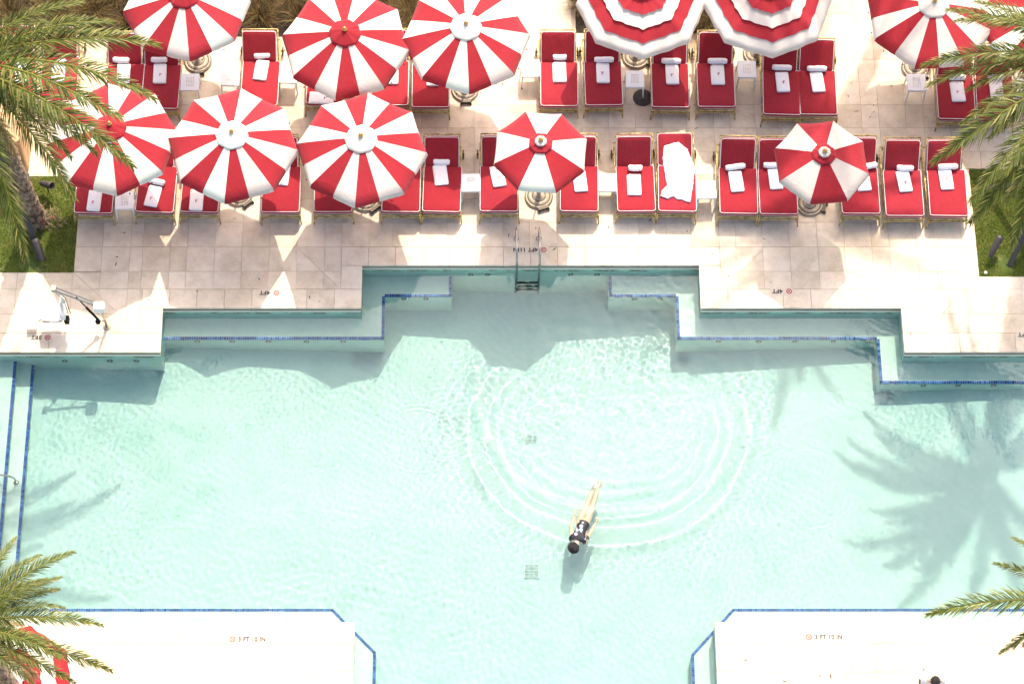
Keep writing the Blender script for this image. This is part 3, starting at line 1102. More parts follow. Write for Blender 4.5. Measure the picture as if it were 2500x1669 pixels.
for k, (row, i, fo, ro, lt) in enumerate(TOW):
    where = (FRONT if row == 'F' else BACK)[i][3]
    rowname = 'front' if row == 'F' else 'back'
    p = G(fo[0], fo[1], ZC + .03)
    o = obj('folded_towel', fold_me[k % 3])
    o.location = (p.x, p.y, ZC - .004)
    o.rotation_euler = (0, 0, R(fo[2]))
    tag(o, ('folded towel with red F' if lt else 'folded plain white towel') + ' on lounger ' + where, 'towel', 'folded towels on the loungers')
    if lt:
        q = obj('letter_print', me_F, o)
        q.location = (random.uniform(-.03, .03), -.03 + random.uniform(-.05, .03), .0665); q.scale = (1.25, 1.25, 1)
        q.rotation_euler = (0, 0, R(random.choice((0, 0, 4, -5))))
    if ro:
        p = G(ro[0], ro[1], ZC + .05)
        o = obj('rolled_towel', roll_me[ro[3]])
        o.location = (p.x, p.y, ZC + .004)
        o.rotation_euler = (0, 0, R(ro[2]))
        tag(o, 'rolled white towel on lounger ' + where, 'towel', 'rolled towels on the loungers')
# towel laid across the foot of a lounger
p = G(785, 239, ZC + .03)
o = soft_slab(.56, .30, .055, 5, 2).build('folded_towel', M['towel'], None, True)
o.location = (p.x, p.y, ZC - .004)
o.rotation_euler = (0, 0, R(-3))
tag(o, 'wide folded white towel lying across the foot of a shaded lounger', 'towel')
# big towel thrown open over the lounger
out = [(1622, 356), (1636, 351), (1657, 347), (1668, 357), (1678, 364), (1682, 377), (1690, 392), (1696, 412), (1693, 435), (1690, 460), (1684, 494), (1676, 492), (1664, 487), (1654, 487), (1645, 479), (1638, 481), (1630, 485), (1613, 479), (1617, 466), (1632, 464), (1628, 448), (1622, 415), (1618, 385)]
hinge_y = G(1652, 520.6, .33).y + 1.195
ba = R(24)


def cloth_z(y):
    return ZC + .012 + max(0, (y - hinge_y)) * math.tan(ba) * .98


_o = []
for k_, p_ in enumerate(out):
    q_ = out[(k_ + 1) % len(out)]
    for t_ in range(4):
        w_ = .8 * math.sin(k_ * 5.1 + t_ * 2.3)
        _o.append((p_[0] + (q_[0] - p_[0]) * t_ / 4 + w_, p_[1] + (q_[1] - p_[1]) * t_ / 4 + w_ * .6))
out = _o
pts = []
for x, y in out:
    z = ZC + .012
    for _ in range(8):
        q = G(x, y, z); z = cloth_z(q.y)
    pts.append(Vector((q.x, q.y, z)))
cen = sum((Vector((p.x, p.y, 0)) for p in pts), Vector()) / len(pts)
mb = MB()
NR = 22
vs_ = []
for k in range(NR):
    t = 1 - k / NR
    for p in pts:
        x, y = cen.x + (p.x - cen.x) * t, cen.y + (p.y - cen.y) * t
        wr = .012 * math.sin(x * 23 + y * 9) * math.sin(y * 7 - x * 11) + .006 * math.sin(x * 51 - y * 33)
        for fx, fy, fa, fw, fh in ((.12, .42, 2.3, .022, .030), (.18, .15, 2.0, .02, .022), (-.08, -.42, .5, .025, .032), (.05, -.25, 1.1, .03, .016), (-.12, .25, 1.5, .03, .014)):
            d_ = (x - cen.x - fx) * math.sin(fa) - (y - cen.y - fy) * math.cos(fa)
            l_ = (x - cen.x - fx) * math.cos(fa) + (y - cen.y - fy) * math.sin(fa)
            wr += fh * math.exp(-(d_ / fw) ** 2 - (l_ / .22) ** 2)
        vs_.append((x, y, cloth_z(y) + .014 + wr * (0.3 + .7 * min(1, k / 6)) - (.016 if k == 0 else 0)))
n = len(pts)
vs_.append((cen.x, cen.y, cloth_z(cen.y) + .02))
fs = [(i * n + j, (i + 1) * n + j, (i + 1) * n + (j + 1) % n, i * n + (j + 1) % n) for i in range(NR - 1) for j in range(n)]
fs += [((NR - 1) * n + j, NR * n, (NR - 1) * n + (j + 1) % n) for j in range(n)]
mb.add(vs_, fs)
o = mb.build('bath_towel', M['towel'], None, True)
so_ = o.modifiers.new('thick', 'SOLIDIFY'); so_.thickness = .012; so_.offset = 1
tag(o, 'large white towel spread crumpled over a sunlit red lounger', 'towel')

# ------------------------------------------------------------------ white side tables
def make_table():
    t = thing('side_table', '', 'side table', group='white plastic side tables')
    H, w, dp = .45, .40, .43
    top = MB()
    # perforated top: strips around a grid of 5 x 7 square holes
    cols, rows, pitch, hole = 5, 7, .037, .020
    gx0, gy0 = -pitch * cols / 2, -pitch * rows / 2
    gx1, gy1 = -gx0, -gy0
    z0, z1 = H - .018, H
    top.rect(-w / 2, gx0, -dp / 2, dp / 2, z0, z1); top.rect(gx1, w / 2, -dp / 2, dp / 2, z0, z1)
    top.rect(gx0, gx1, -dp / 2, gy0, z0, z1); top.rect(gx0, gx1, gy1, dp / 2, z0, z1)
    bar = (pitch - hole) / 2
    for c in range(cols):
        x = gx0 + c * pitch
        top.rect(x, x + bar, gy0, gy1, z0, z1); top.rect(x + pitch - bar, x + pitch, gy0, gy1, z0, z1)
        for r_ in range(rows):
            y = gy0 + r_ * pitch
            top.rect(x + bar, x + pitch - bar, y, y + bar, z0, z1); top.rect(x + bar, x + pitch - bar, y + pitch - bar, y + pitch, z0, z1)
    top.build('table_top', M['plastic'], t)
    sk = MB()
    for s in (-1, 1):
        sk.rect(s * w / 2 - .009, s * w / 2 + .009, -dp / 2, dp / 2, H - .06, H - .004)
        sk.rect(-w / 2 + .01, w / 2 - .01, s * dp / 2 - .008, s * dp / 2 + .008, H - .06, H - .004)
    sk.build('apron', M['plastic'], t)
    for sx in (-1, 1):
        for sy in (-1, 1):
            l_ = MB()
            a, b = .040, .026
            x, y = sx * (w / 2 - .016), sy * (dp / 2 - .016)
            xb, yb = x + sx * .018, y + sy * .035
            l_.add([(x - a / 2, y - a / 2, H - .05), (x + a / 2, y - a / 2, H - .05), (x + a / 2, y + a / 2, H - .05), (x - a / 2, y + a / 2, H - .05),
                    (xb - b / 2, yb - b / 2, 0), (xb + b / 2, yb - b / 2, 0), (xb + b / 2, yb + b / 2, 0), (xb - b / 2, yb + b / 2, 0)],
                   [(3, 2, 1, 0), (4, 5, 6, 7), (0, 1, 5, 4), (1, 2, 6, 5), (2, 3, 7, 6), (3, 0, 4, 7)])
            l_.build('leg', M['plastic'], t)
    return t


tb = make_table()
TAB = [(463.5, 199.6, 'in shade by the plant-bed umbrella base'), (562, 188, 'half sunlit, against the plant-bed lounger'),
       (703.6, 181, 'between plant-bed lounger and red-capped umbrella'), (1295.4, 166, 'in full sun on open paving'),
       (1550, 192.5, 'with one leg on the drain grate'), (1823.5, 168, 'by the second ring-striped umbrella base'),
       (2238, 200.7, 'between open walkway and fronded lounger'), (2508, 208, 'beyond the last fronded lounger'),
       (304, 488, 'under the red-capped front umbrella'), (1149.8, 445, 'between front-row loungers near the pool ladder'),
       (1482.7, 444, 'sunlit, past the ladder umbrella'), (1725, 461.7, 'beside the lounger with spread-out towel')]
for k, (px, py, w) in enumerate(TAB):
    o = tb if k == 0 else copy_tree(tb)
    p = G(px, py, .45)
    o.location = (p.x, p.y, 0)
    o.rotation_euler = (0, 0, R(random.uniform(-2, 2)))
    tag(o, 'white perforated side table ' + w, 'side table', 'white plastic side tables')

# ------------------------------------------------------------------ umbrellas


def gore(Rv, drop, a0, a1, mat, half=0, val=.13, na=5, nr=7, r0=.03):
    """one cloth panel of an eight-rib canopy between the angles a0..a1 (inside the rib pair k*45), with its hanging flap"""
    k = math.floor(a0 / 45 + 1e-6)
    ra, rb = R(45 * k), R(45 * (k + 1))
    A, B = Vector((math.cos(ra), math.sin(ra))), Vector((math.cos(rb), math.sin(rb)))
    mb = MB()
    vs_ = []
    for i in range(nr + 1):
        t = r0 + (1 - r0) * i / nr
        for j in range(na + 1):
            s = (a0 + (a1 - a0) * j / na) / 45 - k
            u = s
            p = (A * (1 - u) + B * u) * Rv * t
            sag = 4 * u * (1 - u) * t * t
            p = p * (1 - .012 * sag)
            z = -drop * (t * .88 + .12 * t * t) - .030 * sag
            vs_.append((p.x, p.y, z))
    for i in range(1, 3):
        for j in range(na + 1):
            s = (a0 + (a1 - a0) * j / na) / 45 - k
            p = (A * (1 - s) + B * s) * Rv * (1 + .012 * i) * (1 - .012 * 4 * s * (1 - s))
            scal = .25 * abs(math.sin(s * math.pi * 4)) if i == 2 else 0
            z = -drop - .030 * 4 * s * (1 - s) - val * (i / 2) * (1 - .18 + scal * .7)
            vs_.append((p.x, p.y, z))
    N = na + 1
    fs = [(i * N + j, i * N + j + 1, (i + 1) * N + j + 1, (i + 1) * N + j) for i in range(nr + 2) for j in range(na)]
    mb.add(vs_, [tuple(reversed(f_)) for f_ in fs])
    return mb.mesh('canopy_panel', mat, True)


def tier(Rv, drop, t0, t1, mat, lift):
    mb = MB()
    vs_ = []
    NA, NRr = 96, 4
    for i in range(NRr + 1):
        for j in range(NA):
            a = 360 * j / NA
            k = math.floor(a / 45 + 1e-9); s = a / 45 - k
            A, B = Vector((math.cos(R(45 * k)), math.sin(R(45 * k)))), Vector((math.cos(R(45 * k + 45)), math.sin(R(45 * k + 45))))
            t = t0 + (t1 - t0) * i / NRr
            wav = (.007 * math.sin(R(a) * 16 + 1) + .005 * math.sin(R(a) * 27)) * (i / NRr)
            p = (A * (1 - s) + B * s) * Rv * (t + wav)
            sag = 4 * s * (1 - s) * t * t
            z = -drop * (t * .88 + .12 * t * t) - .030 * sag + lift * (i / NRr) + .006 * math.sin(R(a) * 16) * (i / NRr)
            vs_.append((p.x, p.y, z))
    if t1 >= 1:
        for i in range(1, 3):
            for j in range(NA):
                a = 360 * j / NA
                k = math.floor(a / 45 + 1e-9); s = a / 45 - k
                A, B = Vector((math.cos(R(45 * k)), math.sin(R(45 * k)))), Vector((math.cos(R(45 * k + 45)), math.sin(R(45 * k + 45))))
                p = (A * (1 - s) + B * s) * Rv * (1 + .010 * i + .006 * math.sin(R(a) * 16 + 1))
                vs_.append((p.x, p.y, -drop - .030 * 4 * s * (1 - s) + lift - .055 * i + .010 * math.sin(R(a) * 24)))
    rows_ = len(vs_) // NA
    fs = [(i * NA + j, (i + 1) * NA + j, (i + 1) * NA + (j + 1) % NA, i * NA + (j + 1) % NA) for i in range(rows_ - 1) for j in range(NA)]
    mb.add(vs_, fs)
    return mb.mesh('canopy_tier', mat, True)


def vent_mesh(r_, z0, z1, mat, rr_=.05):
    mb = MB()
    N = 64
    vs_ = []
    for i, t in enumerate((0.12, .35, .65, .9, 1.0, 1.03)):
        for j in range(N):
            a = 2 * math.pi * j / N
            pl = .5 + .24 * math.cos(8 * a) + .16 * math.cos(13 * a + 1) + .10 * math.cos(21 * a + 2)
            w_ = r_ * t * (1 - .05 * (.5 + .5 * math.cos(8 * a + math.pi)) * t)
            z = z0 + (z1 - z0) * t + .022 * pl * t * (1 if i < 4 else .6) - (.022 if i == 5 else 0)
            vs_.append((w_ * math.cos(a), w_ * math.sin(a), z))
    fs = [(i * N + j, (i + 1) * N + j, (i + 1) * N + (j + 1) % N, i * N + (j + 1) % N) for i in range(5) for j in range(N)]
    fs.append(tuple(range(N)))
    mb.add(vs_, fs)
    return mb.mesh('vent_cap', mat, True)


fin_me = MB().lathe([(.030, -.02), (.052, 0), (.056, .018), (.046, .034), (.030, .040), (.036, .055), (.030, .078), (.012, .090)], 16).mesh('finial', M['brass'], True)
base_me = MB().lathe([(.31, 0), (.32, .02), (.31, .05), (.265, .06), (.26, .048), (.235, .048), (.23, .066), (.16, .072), (.155, .060), (.135, .060), (.13, .08), (.055, .085), (.05, .30), (.032, .31)], 32).mesh('base', M['umb_base'], True)
groove_me = MB().tube([(.248 * math.cos(a), .248 * math.sin(a), .052) for a in np.linspace(0, 2 * math.pi, 28)[:-1]], .010, 5, True).tube([(.145 * math.cos(a), .145 * math.sin(a), .064) for a in np.linspace(0, 2 * math.pi, 24)[:-1]], .008, 5, True).tube([(.30 * math.cos(a), .30 * math.sin(a), .046) for a in np.linspace(0, 2 * math.pi, 30)[:-1]], .012, 5, True).mesh('iron_ring', M['base_groove'], True)
wheel_b = MB().box((0, -.33, .05), (.24, .07, .09)).lathe([(.035, -.02), (.035, .02)], 10, (-.11, -.37, .035), Euler((0, R(90), 0)).to_matrix()).lathe([(.035, -.02), (.035, .02)], 10, (.11, -.37, .035), Euler((0, R(90), 0)).to_matrix()).mesh('wheel_carrier', M['dark_bronze'])


def common(t, H, Rv, drop):
    obj('base', base_me, t)
    obj('iron_ring', groove_me, t)
    o = obj('wheel_carrier', wheel_b, t)
    o.rotation_euler = (0, 0, R(random.choice((0, 0, 20, 70))))
    MB().tube([(0, 0, .1), (0, 0, H - .03)], .021, 10).build('pole', M['wood'], t, True)
    f_ = obj('finial', fin_me, t)
    for k in range(8):
        a = R(45 * k)
        rb = MB()
        rb.tube([(.03 * math.cos(a), .03 * math.sin(a), H - .05), (Rv * .99 * math.cos(a), Rv * .99 * math.sin(a), H - drop - .02)], .009, 5)
        rb.tube([(.03 * math.cos(a), .03 * math.sin(a), H - drop - .35), (Rv * .5 * math.cos(a), Rv * .5 * math.sin(a), H - drop * .5 - .02)], .007, 5)
        rb.build('rib', M['wood'], t)
    return f_


PAN = {}


def striped(big, vent):
    Rv, drop, H = (1.40, .46, 2.75) if big else (1.04, .36, 2.40)
    t = thing('sun_umbrella', '', 'umbrella')
    f_ = common(t, H, Rv, drop)
    if big:
        for k in range(8):
            for hlf in (0, 1):
                me = gore(Rv, drop, 45 * k + 22.5 * hlf, 45 * k + 22.5 * hlf + 22.5, M['red'] if hlf == 0 else M['white'])
                o = obj('canopy_panel', me, t); o.location = (0, 0, H)
        o = obj('vent_cap', vent_mesh(.345, H + .065, H - .075, M['red'] if vent == 'r' else M['white']), t)
        f_.location = (0, 0, H + .065)
        tr = MB()
        for k in range(16):
            a = R(22.5 * k + 11.25)
            rr_ = Rv * (math.cos(R(22.5)) * 1.02 if True else 1)
            p = (rr_ * 1.03 * math.cos(a), rr_ * 1.03 * math.sin(a), H - drop - .17)
            tr.tube([p, (p[0], p[1], p[2] - .03)], .003, 4)
            tr.lathe([(.006, .018), (.016, .004), (.017, -.012), (.007, -.026)], 8, (p[0], p[1], p[2] - .045))
        tr.build('tassel_trim', M['red'], t, True)['kind'] = 'stuff'
    else:
        for k in range(8):
            me = gore(Rv, drop, 45 * k, 45 * k + 45, M['red'] if k % 2 == 0 else M['white'], 0, .10, 8)
            o = obj('canopy_panel', me, t); o.location = (0, 0, H)
        obj('vent_cap', vent_mesh(.255, H + .045, H - .050, M['red']), t)
        obj('crown_cap', vent_mesh(.130, H + .088, H + .045, M['white']), t)
        f_.location = (0, 0, H + .088)
    return t


def ringed():
    Rv, drop, H = 1.42, .50, 2.75
    t = thing('sun_umbrella', '', 'umbrella')
    f_ = common(t, H, Rv, drop)
    for t0, t1, c, lift in ((.80, 1.0, 'white', .0), (.60, .83, 'red', .03), (.40, .635, 'white', .06), (.19, .43, 'red', .09), (.0, .21, 'white', .12)):
        o = obj('canopy_tier', tier(Rv, drop, max(t0 - .03, .015), t1, M[c], lift * .55), t)
        o.location = (0, 0, H + lift * .5)
    f_.location = (0, 0, H + .06)
    return t


protos = {'r': striped(True, 'r'), 'w': striped(True, 'w'), 's': striped(False, 'r'), 'o': ringed()}
pu = set()
UMB = [(454, -16, 'r', 5.6, 0, 'red and white striped umbrella with red cap by the plant bed and palm fronds'),
       (842.6, 64.4, 'r', 37, 0, 'red and white striped umbrella with red cap in the middle of the back row'),
       (1134.7, 56.2, 'w', 3, 0, 'red and white striped umbrella with white cap over the back row next to open paving'),
       (1570, -26, 'o', 0, 0, 'ring-striped red and white umbrella, nearer the drain grate'),
       (1878, -34, 'o', 2, 0, 'ring-striped red and white umbrella, nearer the open walkway'),
       (2282, 0, 'w', 26.5, 0, 'red and white striped umbrella with white cap beyond the open walkway'),
       (2560, 22, 'r', 0, 0, 'red and white striped umbrella tucked behind the palm fronds past the walkway'),
       (265.4, 310, 'r', 7.4, 0, 'red and white striped umbrella with red cap beside the spotlight lawn'),
       (556.6, 318, 'w', 40, 0, 'front-row striped umbrella with white cap nearer the spotlight lawn'),
       (880.5, 331.8, 'w', 40.4, 0, 'front-row striped umbrella with white cap nearer the pool ladder'),
       (1321.7, 347.7, 's', 17.5, 0, 'small eight-panel red and white umbrella in full sun behind the pool ladder'),
       (2008, 366, 's', 73, 0, 'small eight-panel red and white umbrella dappled by palm shade'),
       (28, 1642, 'o', 33, 0, 'ring-striped red and white umbrella under palm fronds on the near deck')]
for px, py, kind, rz, _, lab in UMB:
    o = protos[kind] if kind not in pu else copy_tree(protos[kind])
    pu.add(kind)
    H = 2.40 if kind == 's' else 2.80
    p = G(px, py, H)
    o.location = (p.x, p.y, 0)
    o.rotation_euler = (R(random.uniform(-1.6, 1.6)), R(random.uniform(-1.6, 1.6)), R(rz))
    tag(o, lab, 'umbrella', {'r': 'striped umbrellas', 'w': 'striped umbrellas', 's': 'small eight-panel umbrellas', 'o': 'ring-striped umbrellas'}[kind])

# ------------------------------------------------------------------ palms
def frond_mesh(name, L, e0, droop, seed, pairs=120, dry=0.0, mat='frond'):
    r_ = np.random.default_rng(seed)
    N = 40
    P_ = [Vector((0, 0, 0))]
    D_ = []
    side_bend = r_.uniform(-.25, .25)
    for i in range(N):
        t = i / N
        el = R(e0 - droop * t ** 1.35)
        az = side_bend * t * t
        d = Vector((math.sin(az) * math.cos(el), math.cos(az) * math.cos(el), math.sin(el)))
        D_.append(d)
        P_.append(P_[-1] + d * (L / N))
    D_.append(D_[-1])
    mb = MB()
    mb.tube([P_[i] for i in range(0, N + 1, 2)], [.030 * (1 - .86 * i / N) + .003 for i in range(0, N + 1, 2)], 5)
    vs_, fs, cols = list(mb.v), [f_ for f_ in mb.f if len(f_) == 4], [(2.2, 1.6, 1.6, 1)] * len(mb.v)
    tris = []
    for f_ in fs:
        tris += [(f_[0], f_[1], f_[2]), (f_[0], f_[2], f_[3])]
    for k in range(pairs):
        t = .10 + .895 * (k + r_.uniform(-.3, .3)) / pairs
        t = min(max(t, .08), .995)
        fi = t * N
        i = min(int(fi), N - 1)
        p = P_[i].lerp(P_[i + 1], fi - i)
        d = D_[i]
        sd = d.cross(Vector((0, 0, 1))).normalized()
        up = sd.cross(d).normalized()
        for s in (-1, 1):
            ll = (.14 + .30 * math.sin(math.pi * min(1, .12 + t * .80)) ** .8) * (1 - .45 * max(0, t - .7) / .3) * r_.uniform(.8, 1.1)
            phi = R(58 - 34 * t + r_.uniform(-9, 9))
            dl = R(r_.choice([-12, 12, 34, 52]) + r_.uniform(-10, 10)) * (1 - .3 * t)
            dirv = (d * math.cos(phi) + (sd * s * math.cos(dl) + up * math.sin(dl)) * math.sin(phi)).normalized()
            w = .027 * r_.uniform(.75, 1.25) * (1 - .35 * t)
            nrm = dirv.cross(Vector((r_.uniform(-.4, .4), r_.uniform(-.4, .4), 1))).normalized()
            a = p
            b = p + dirv * ll * .5
            c = p + dirv * ll + Vector((0, 0, -ll * r_.uniform(.05, .38)))
            o_ = len(vs_)
            vs_ += [a - nrm * w * .35, a + nrm * w * .35, b + nrm * w * .5, b - nrm * w * .5, c]
            am = min(1, max(0, r_.normal(.18, .18) + dry * .5 + max(0, t - .72) * 1.9))
            g0 = 1 + dry * r_.uniform(0, 1.2)
            cols += [(g0, g0, g0, 1)] * 2 + [(g0 * (1 + am * .35), g0 * (1 + am * .22), g0, 1)] * 2 + [(1 + am * 2.3, 1 + am * 1.25, 1 + am * 3.4, 1)]
            tris += [(o_, o_ + 1, o_ + 2), (o_, o_ + 2, o_ + 3), (o_ + 3, o_ + 2, o_ + 4)]
    me = np_mesh(name, np.array([tuple(v_) for v_ in vs_]), np.array(tris), M[mat], False, np.array(cols))
    return me, P_[-1].copy()


FR = []
for e0, dr in ((66, 55), (48, 62), (30, 60), (14, 58), (-4, 50), (-26, 38)):
    for s_ in (0, 1):
        FR.append((e0, frond_mesh('frond', 3.5, e0, dr, 100 + e0 + 7 * s_, dry=.45 if e0 < 0 else .1)))
# drooping dead ones
DEAD = [frond_mesh('dry_frond', 2.6, -48, 25, 300 + s_, 90, .7, 'dry_frond') for s_ in (0, 1)]


def palm(label, base_px, crown_px, zc, tips, nrand, seed, braces=(), rand_az=(0, 360)):
    r_ = random.Random(seed)
    b = G(*base_px, 0) if len(base_px) == 2 else Vector(base_px)
    c = G(*crown_px, zc) if len(crown_px) == 2 else Vector(crown_px)
    t = thing('palm_tree', label, 'palm tree', b, 0, 'palms around the pool')
    tr = MB()
    c_l = c - b
    path, rad = [], []
    for k in range(29):
        q = k / 28
        path.append(Vector((c_l.x * q ** 1.25, c_l.y * q ** 1.25, c_l.z * q - .05 * (k == 0))))
        rad.append(.205 - .045 * q + .05 * max(0, 1 - q * 12) + .012 * math.sin(k * 2.4))
    tr.tube(path, rad, 14)
    for k in range(330):                       # old leaf bases in a spiral
        q = (k + .5) / 330
        a = k * 2.39996
        i = min(int(q * 28), 27)
        p = path[i].lerp(path[i + 1], q * 28 - i)
        rr_ = rad[i] * .98
        rot = Euler((0, R(-24), a), 'XYZ').to_matrix()
        tr.box(p + Vector((math.cos(a), math.sin(a), 0)) * rr_, (.07, .125, .115), rot)
    tr.build('trunk', M['trunk'], t)

    def place(me, tipl, az, scale, roll_=0.0):
        o = obj('frond', me, t)
        o.location = c_l + Vector((math.sin(az) * -.05, math.cos(az) * .05, r_.uniform(-.25, .1)))
        o.rotation_euler = Euler((0, roll_, -az), 'XYZ')
        o.scale = (scale, scale, scale)

    for tp in tips:
        px, py = tp[0], tp[1]
        want = tp[2] if len(tp) > 2 else 14
        cand = sorted(FR, key=lambda f_: abs(f_[0] - want) + r_.uniform(0, 3))[0]
        me, tl = cand[1]
        scale = 1.0
        for _ in range(12):
            q = G(px, py, c.z + tl.z * scale)
            dx, dy = q.x - c.x, q.y - c.y
            hl = math.hypot(tl.x, tl.y)
            scale = min(1.35, max(.55, math.hypot(dx, dy) / hl))
        az = math.atan2(dx, dy) - math.atan2(tl.x, tl.y)
        place(me, tl, az, scale, r_.uniform(-.15, .15))
    for k in range(nrand):
        az = R(rand_az[0] + (rand_az[1] - rand_az[0]) * (k + r_.uniform(-.4, .4)) / nrand)
        e_i = r_.randrange(len(FR))
        place(FR[e_i][1][0], None, az, r_.uniform(.85, 1.05), r_.uniform(-.3, .3))
    for k in range(8):
        o = obj('dry_frond', DEAD[k % 2][0], t)
        o.location = c_l + Vector((0, 0, -.35))
        o.rotation_euler = (0, 0, R(45 * k + r_.uniform(-15, 15)))
        o.scale = [r_.uniform(.6, .85)] * 3
    for gp, tpx, hz in braces:
        a_, b_ = G(*gp, 0) - b, G(*tpx, hz) - b
        d = (b_ - a_)
        rot = d.to_track_quat('X', 'Z').to_matrix()
        br = MB().box((a_ + b_) / 2, (d.length + .05, .13, .075), rot)
        br.box(b_, (.10, .16, .12), rot)
        br.build('timber_brace', M['darkgrey'], t)
    return t


palm('palm on the spotlight lawn, fronds over the red-capped umbrella', (84, 537), (-92, 150), 7.5,
     [(275, 36, 30), (268, 71, 14), (398, 124, 14), (385, 239, 30), (318, 287, 48), (332, 389, 30), (238, 373, 14), (178, 378, 14), (192, 463, 14), (74, 619, -4), (120, 60, 48), (210, 10, 48)],
     13, 1, [((87, 500), (30, 436), 1.75), ((97, 632), (52, 492), 1.0)], (205, 375))
palm('palm on the lawn without spotlights, fronds over loungers', (2532, 540), (2672, 140), 6.5,
     [(2307, 17, 30), (2375, 2, 30), (2324, 52, 14), (2245, 166, 14), (2259, 191, 14), (2337, 298, 14), (2274, 403, 14), (2362, 474, 14), (2389, 553, -4), (2450, 578, -4), (2420, 120, 48), (2440, 40, 48), (2410, 330, 14), (2460, 480, 14), (2350, 215, 14), (2440, 420, 30)],
     16, 2, [((2405, 461), (2530, 446), 1.2), ((2466, 646), (2532, 500), 1.0)], (-20, 200))
palm('palm on the near deck over the ring-striped umbrella', (75, 1770), (-90, 1525), 7.5,
     [(182, 1343, 30), (152, 1404, 30), (137, 1446, 14), (28, 1320, 30), (126, 1490, 14), (260, 1530, 14), (276, 1636, 14), (187, 1667, 14), (90, 1420, 48), (100, 1560, 30), (150, 1600, 48), (60, 1640, 30), (70, 1380, 30)], 12, 3, (), (180, 340))
palm('palm beyond the near deck corner, brown feathery frond tips', (2590, 1740), (2680, 1465), 7.5,
     [(2423, 1370, 14), (2465, 1314, 30), (2256, 1496, -4), (2430, 1560, -26)], 14, 4, (), (20, 180))

palm('leaning palm beyond the open walkway, throwing dappled shade on the deck', (12.0, 14.6, 0), (9.55, 12.2, 11.0), 11.0, [], 22, 5)

# ------------------------------------------------------------------ lawn fittings
def spotlight(px, py, rz, pitch, size, label, mat='darkgrey', boxy=False):
    p = G(px, py, .28)
    t = thing('spotlight', label, 'spotlight', (p.x, p.y, 0), R(rz), 'garden spotlights')
    MB().tube([(0, 0, -.02), (0, 0, .26)], .016, 8).build('stake', M[mat], t, True)
    rot = Euler((R(pitch), 0, 0)).to_matrix()
    h_ = MB()
    if boxy:
        h_.box((0, 0, .32), (.13, .17, .13), rot)
        h_.box(Vector((0, 0, .32)) + rot @ Vector((0, 0, .075)), (.15, .19, .025), rot)
    else:
        h_.lathe([(.035, -.20 * size), (.060, -.16 * size), (.078, 0), (.082, .13 * size), (.082, .19 * size), (.070, .19 * size), (.062, .06 * size)], 18, (0, 0, .32), rot)
    h_.build('lamp_head', M[mat], t, not boxy)
    MB().box((0, 0, .27), (.05, .09, .05)).build('bracket', M[mat], t)
    return t


spotlight(114, 452, 60, 62, 1.0, 'dark bullet spotlight on the lawn next to the first lounger')
spotlight(66.6, 440, 15, -20, 1.0, 'small boxy spotlight at the lawn corner by the wooden cabinet', boxy=True)
spotlight(96, 612, 205, 65, 1.35, 'long bullet spotlight at the foot of a palm brace')
spotlight(2429, 603, 150, 65, 1.35, 'bullet spotlight on the lawn with the braced palm')
p = G(2406, 666, 0)
o = MB().lathe([(.035, -.01), (.035, .035), (.030, .04)], 16, (p.x, p.y, 0)).build('sprinkler_cap', M['plastic'], None, True)
tag(o, 'small round grey sprinkler cap at the lawn corner', 'sprinkler')

# dried flowering plant around the palm foot
r_ = random.Random(5)
c = G(112, 540, 0)
t = thing('dried_plant', 'dried twiggy plant with few red blossoms at the palm foot', 'plant', c)
st = MB(); fl = MB()
for k in range(95):
    a = r_.uniform(0, 6.28); rr_ = r_.uniform(0, .42)
    p0 = Vector((rr_ * math.cos(a) * 1.1, rr_ * math.sin(a) * .7, 0))
    p1 = p0 + Vector((r_.uniform(-.16, .16), r_.uniform(-.16, .16), r_.uniform(.06, .22)))
    p2 = p1 + Vector((r_.uniform(-.15, .15), r_.uniform(-.15, .15), r_.uniform(-.03, .14)))
    st.tube([p0, p1, p2], [.008, .006, .003], 4)
    if k % 14 == 0:
        fl.lathe([(.004, -.012), (.022, 0), (.020, .014), (.004, .018)], 7, p2)
m = M['drytwig'] = material('dry_twig', (.34, .25, .16), .9)
M['blossom'] = material('red_blossom', (.55, .03, .02), .6)
st.build('stems', M['drytwig'], t)['kind'] = 'stuff'
fl.build('blossoms', M['blossom'], t, True)['kind'] = 'stuff'

# wooden cabinet beside the lawn
q = G(70, 423, 0)
t = thing('wooden_cabinet', 'tall varnished wooden cabinet with rounded corners beside the lawn', 'cabinet', (q.x - .75, q.y, 0))
pl = rrect(1.5, .95, .10, 5)
MB().prism(pl, .03, 1.36).build('body', M['wood'], t, False)
MB().prism([(p_[0] * 1.02, p_[1] * 1.02 - .012) for p_ in pl], 1.362, 1.42).build('top', M['wood'], t, False)
MB().prism([(p_[0] * .97, p_[1] * .97 + .01) for p_ in pl], 0, .03).build('plinth', M['darkgrey'], t)

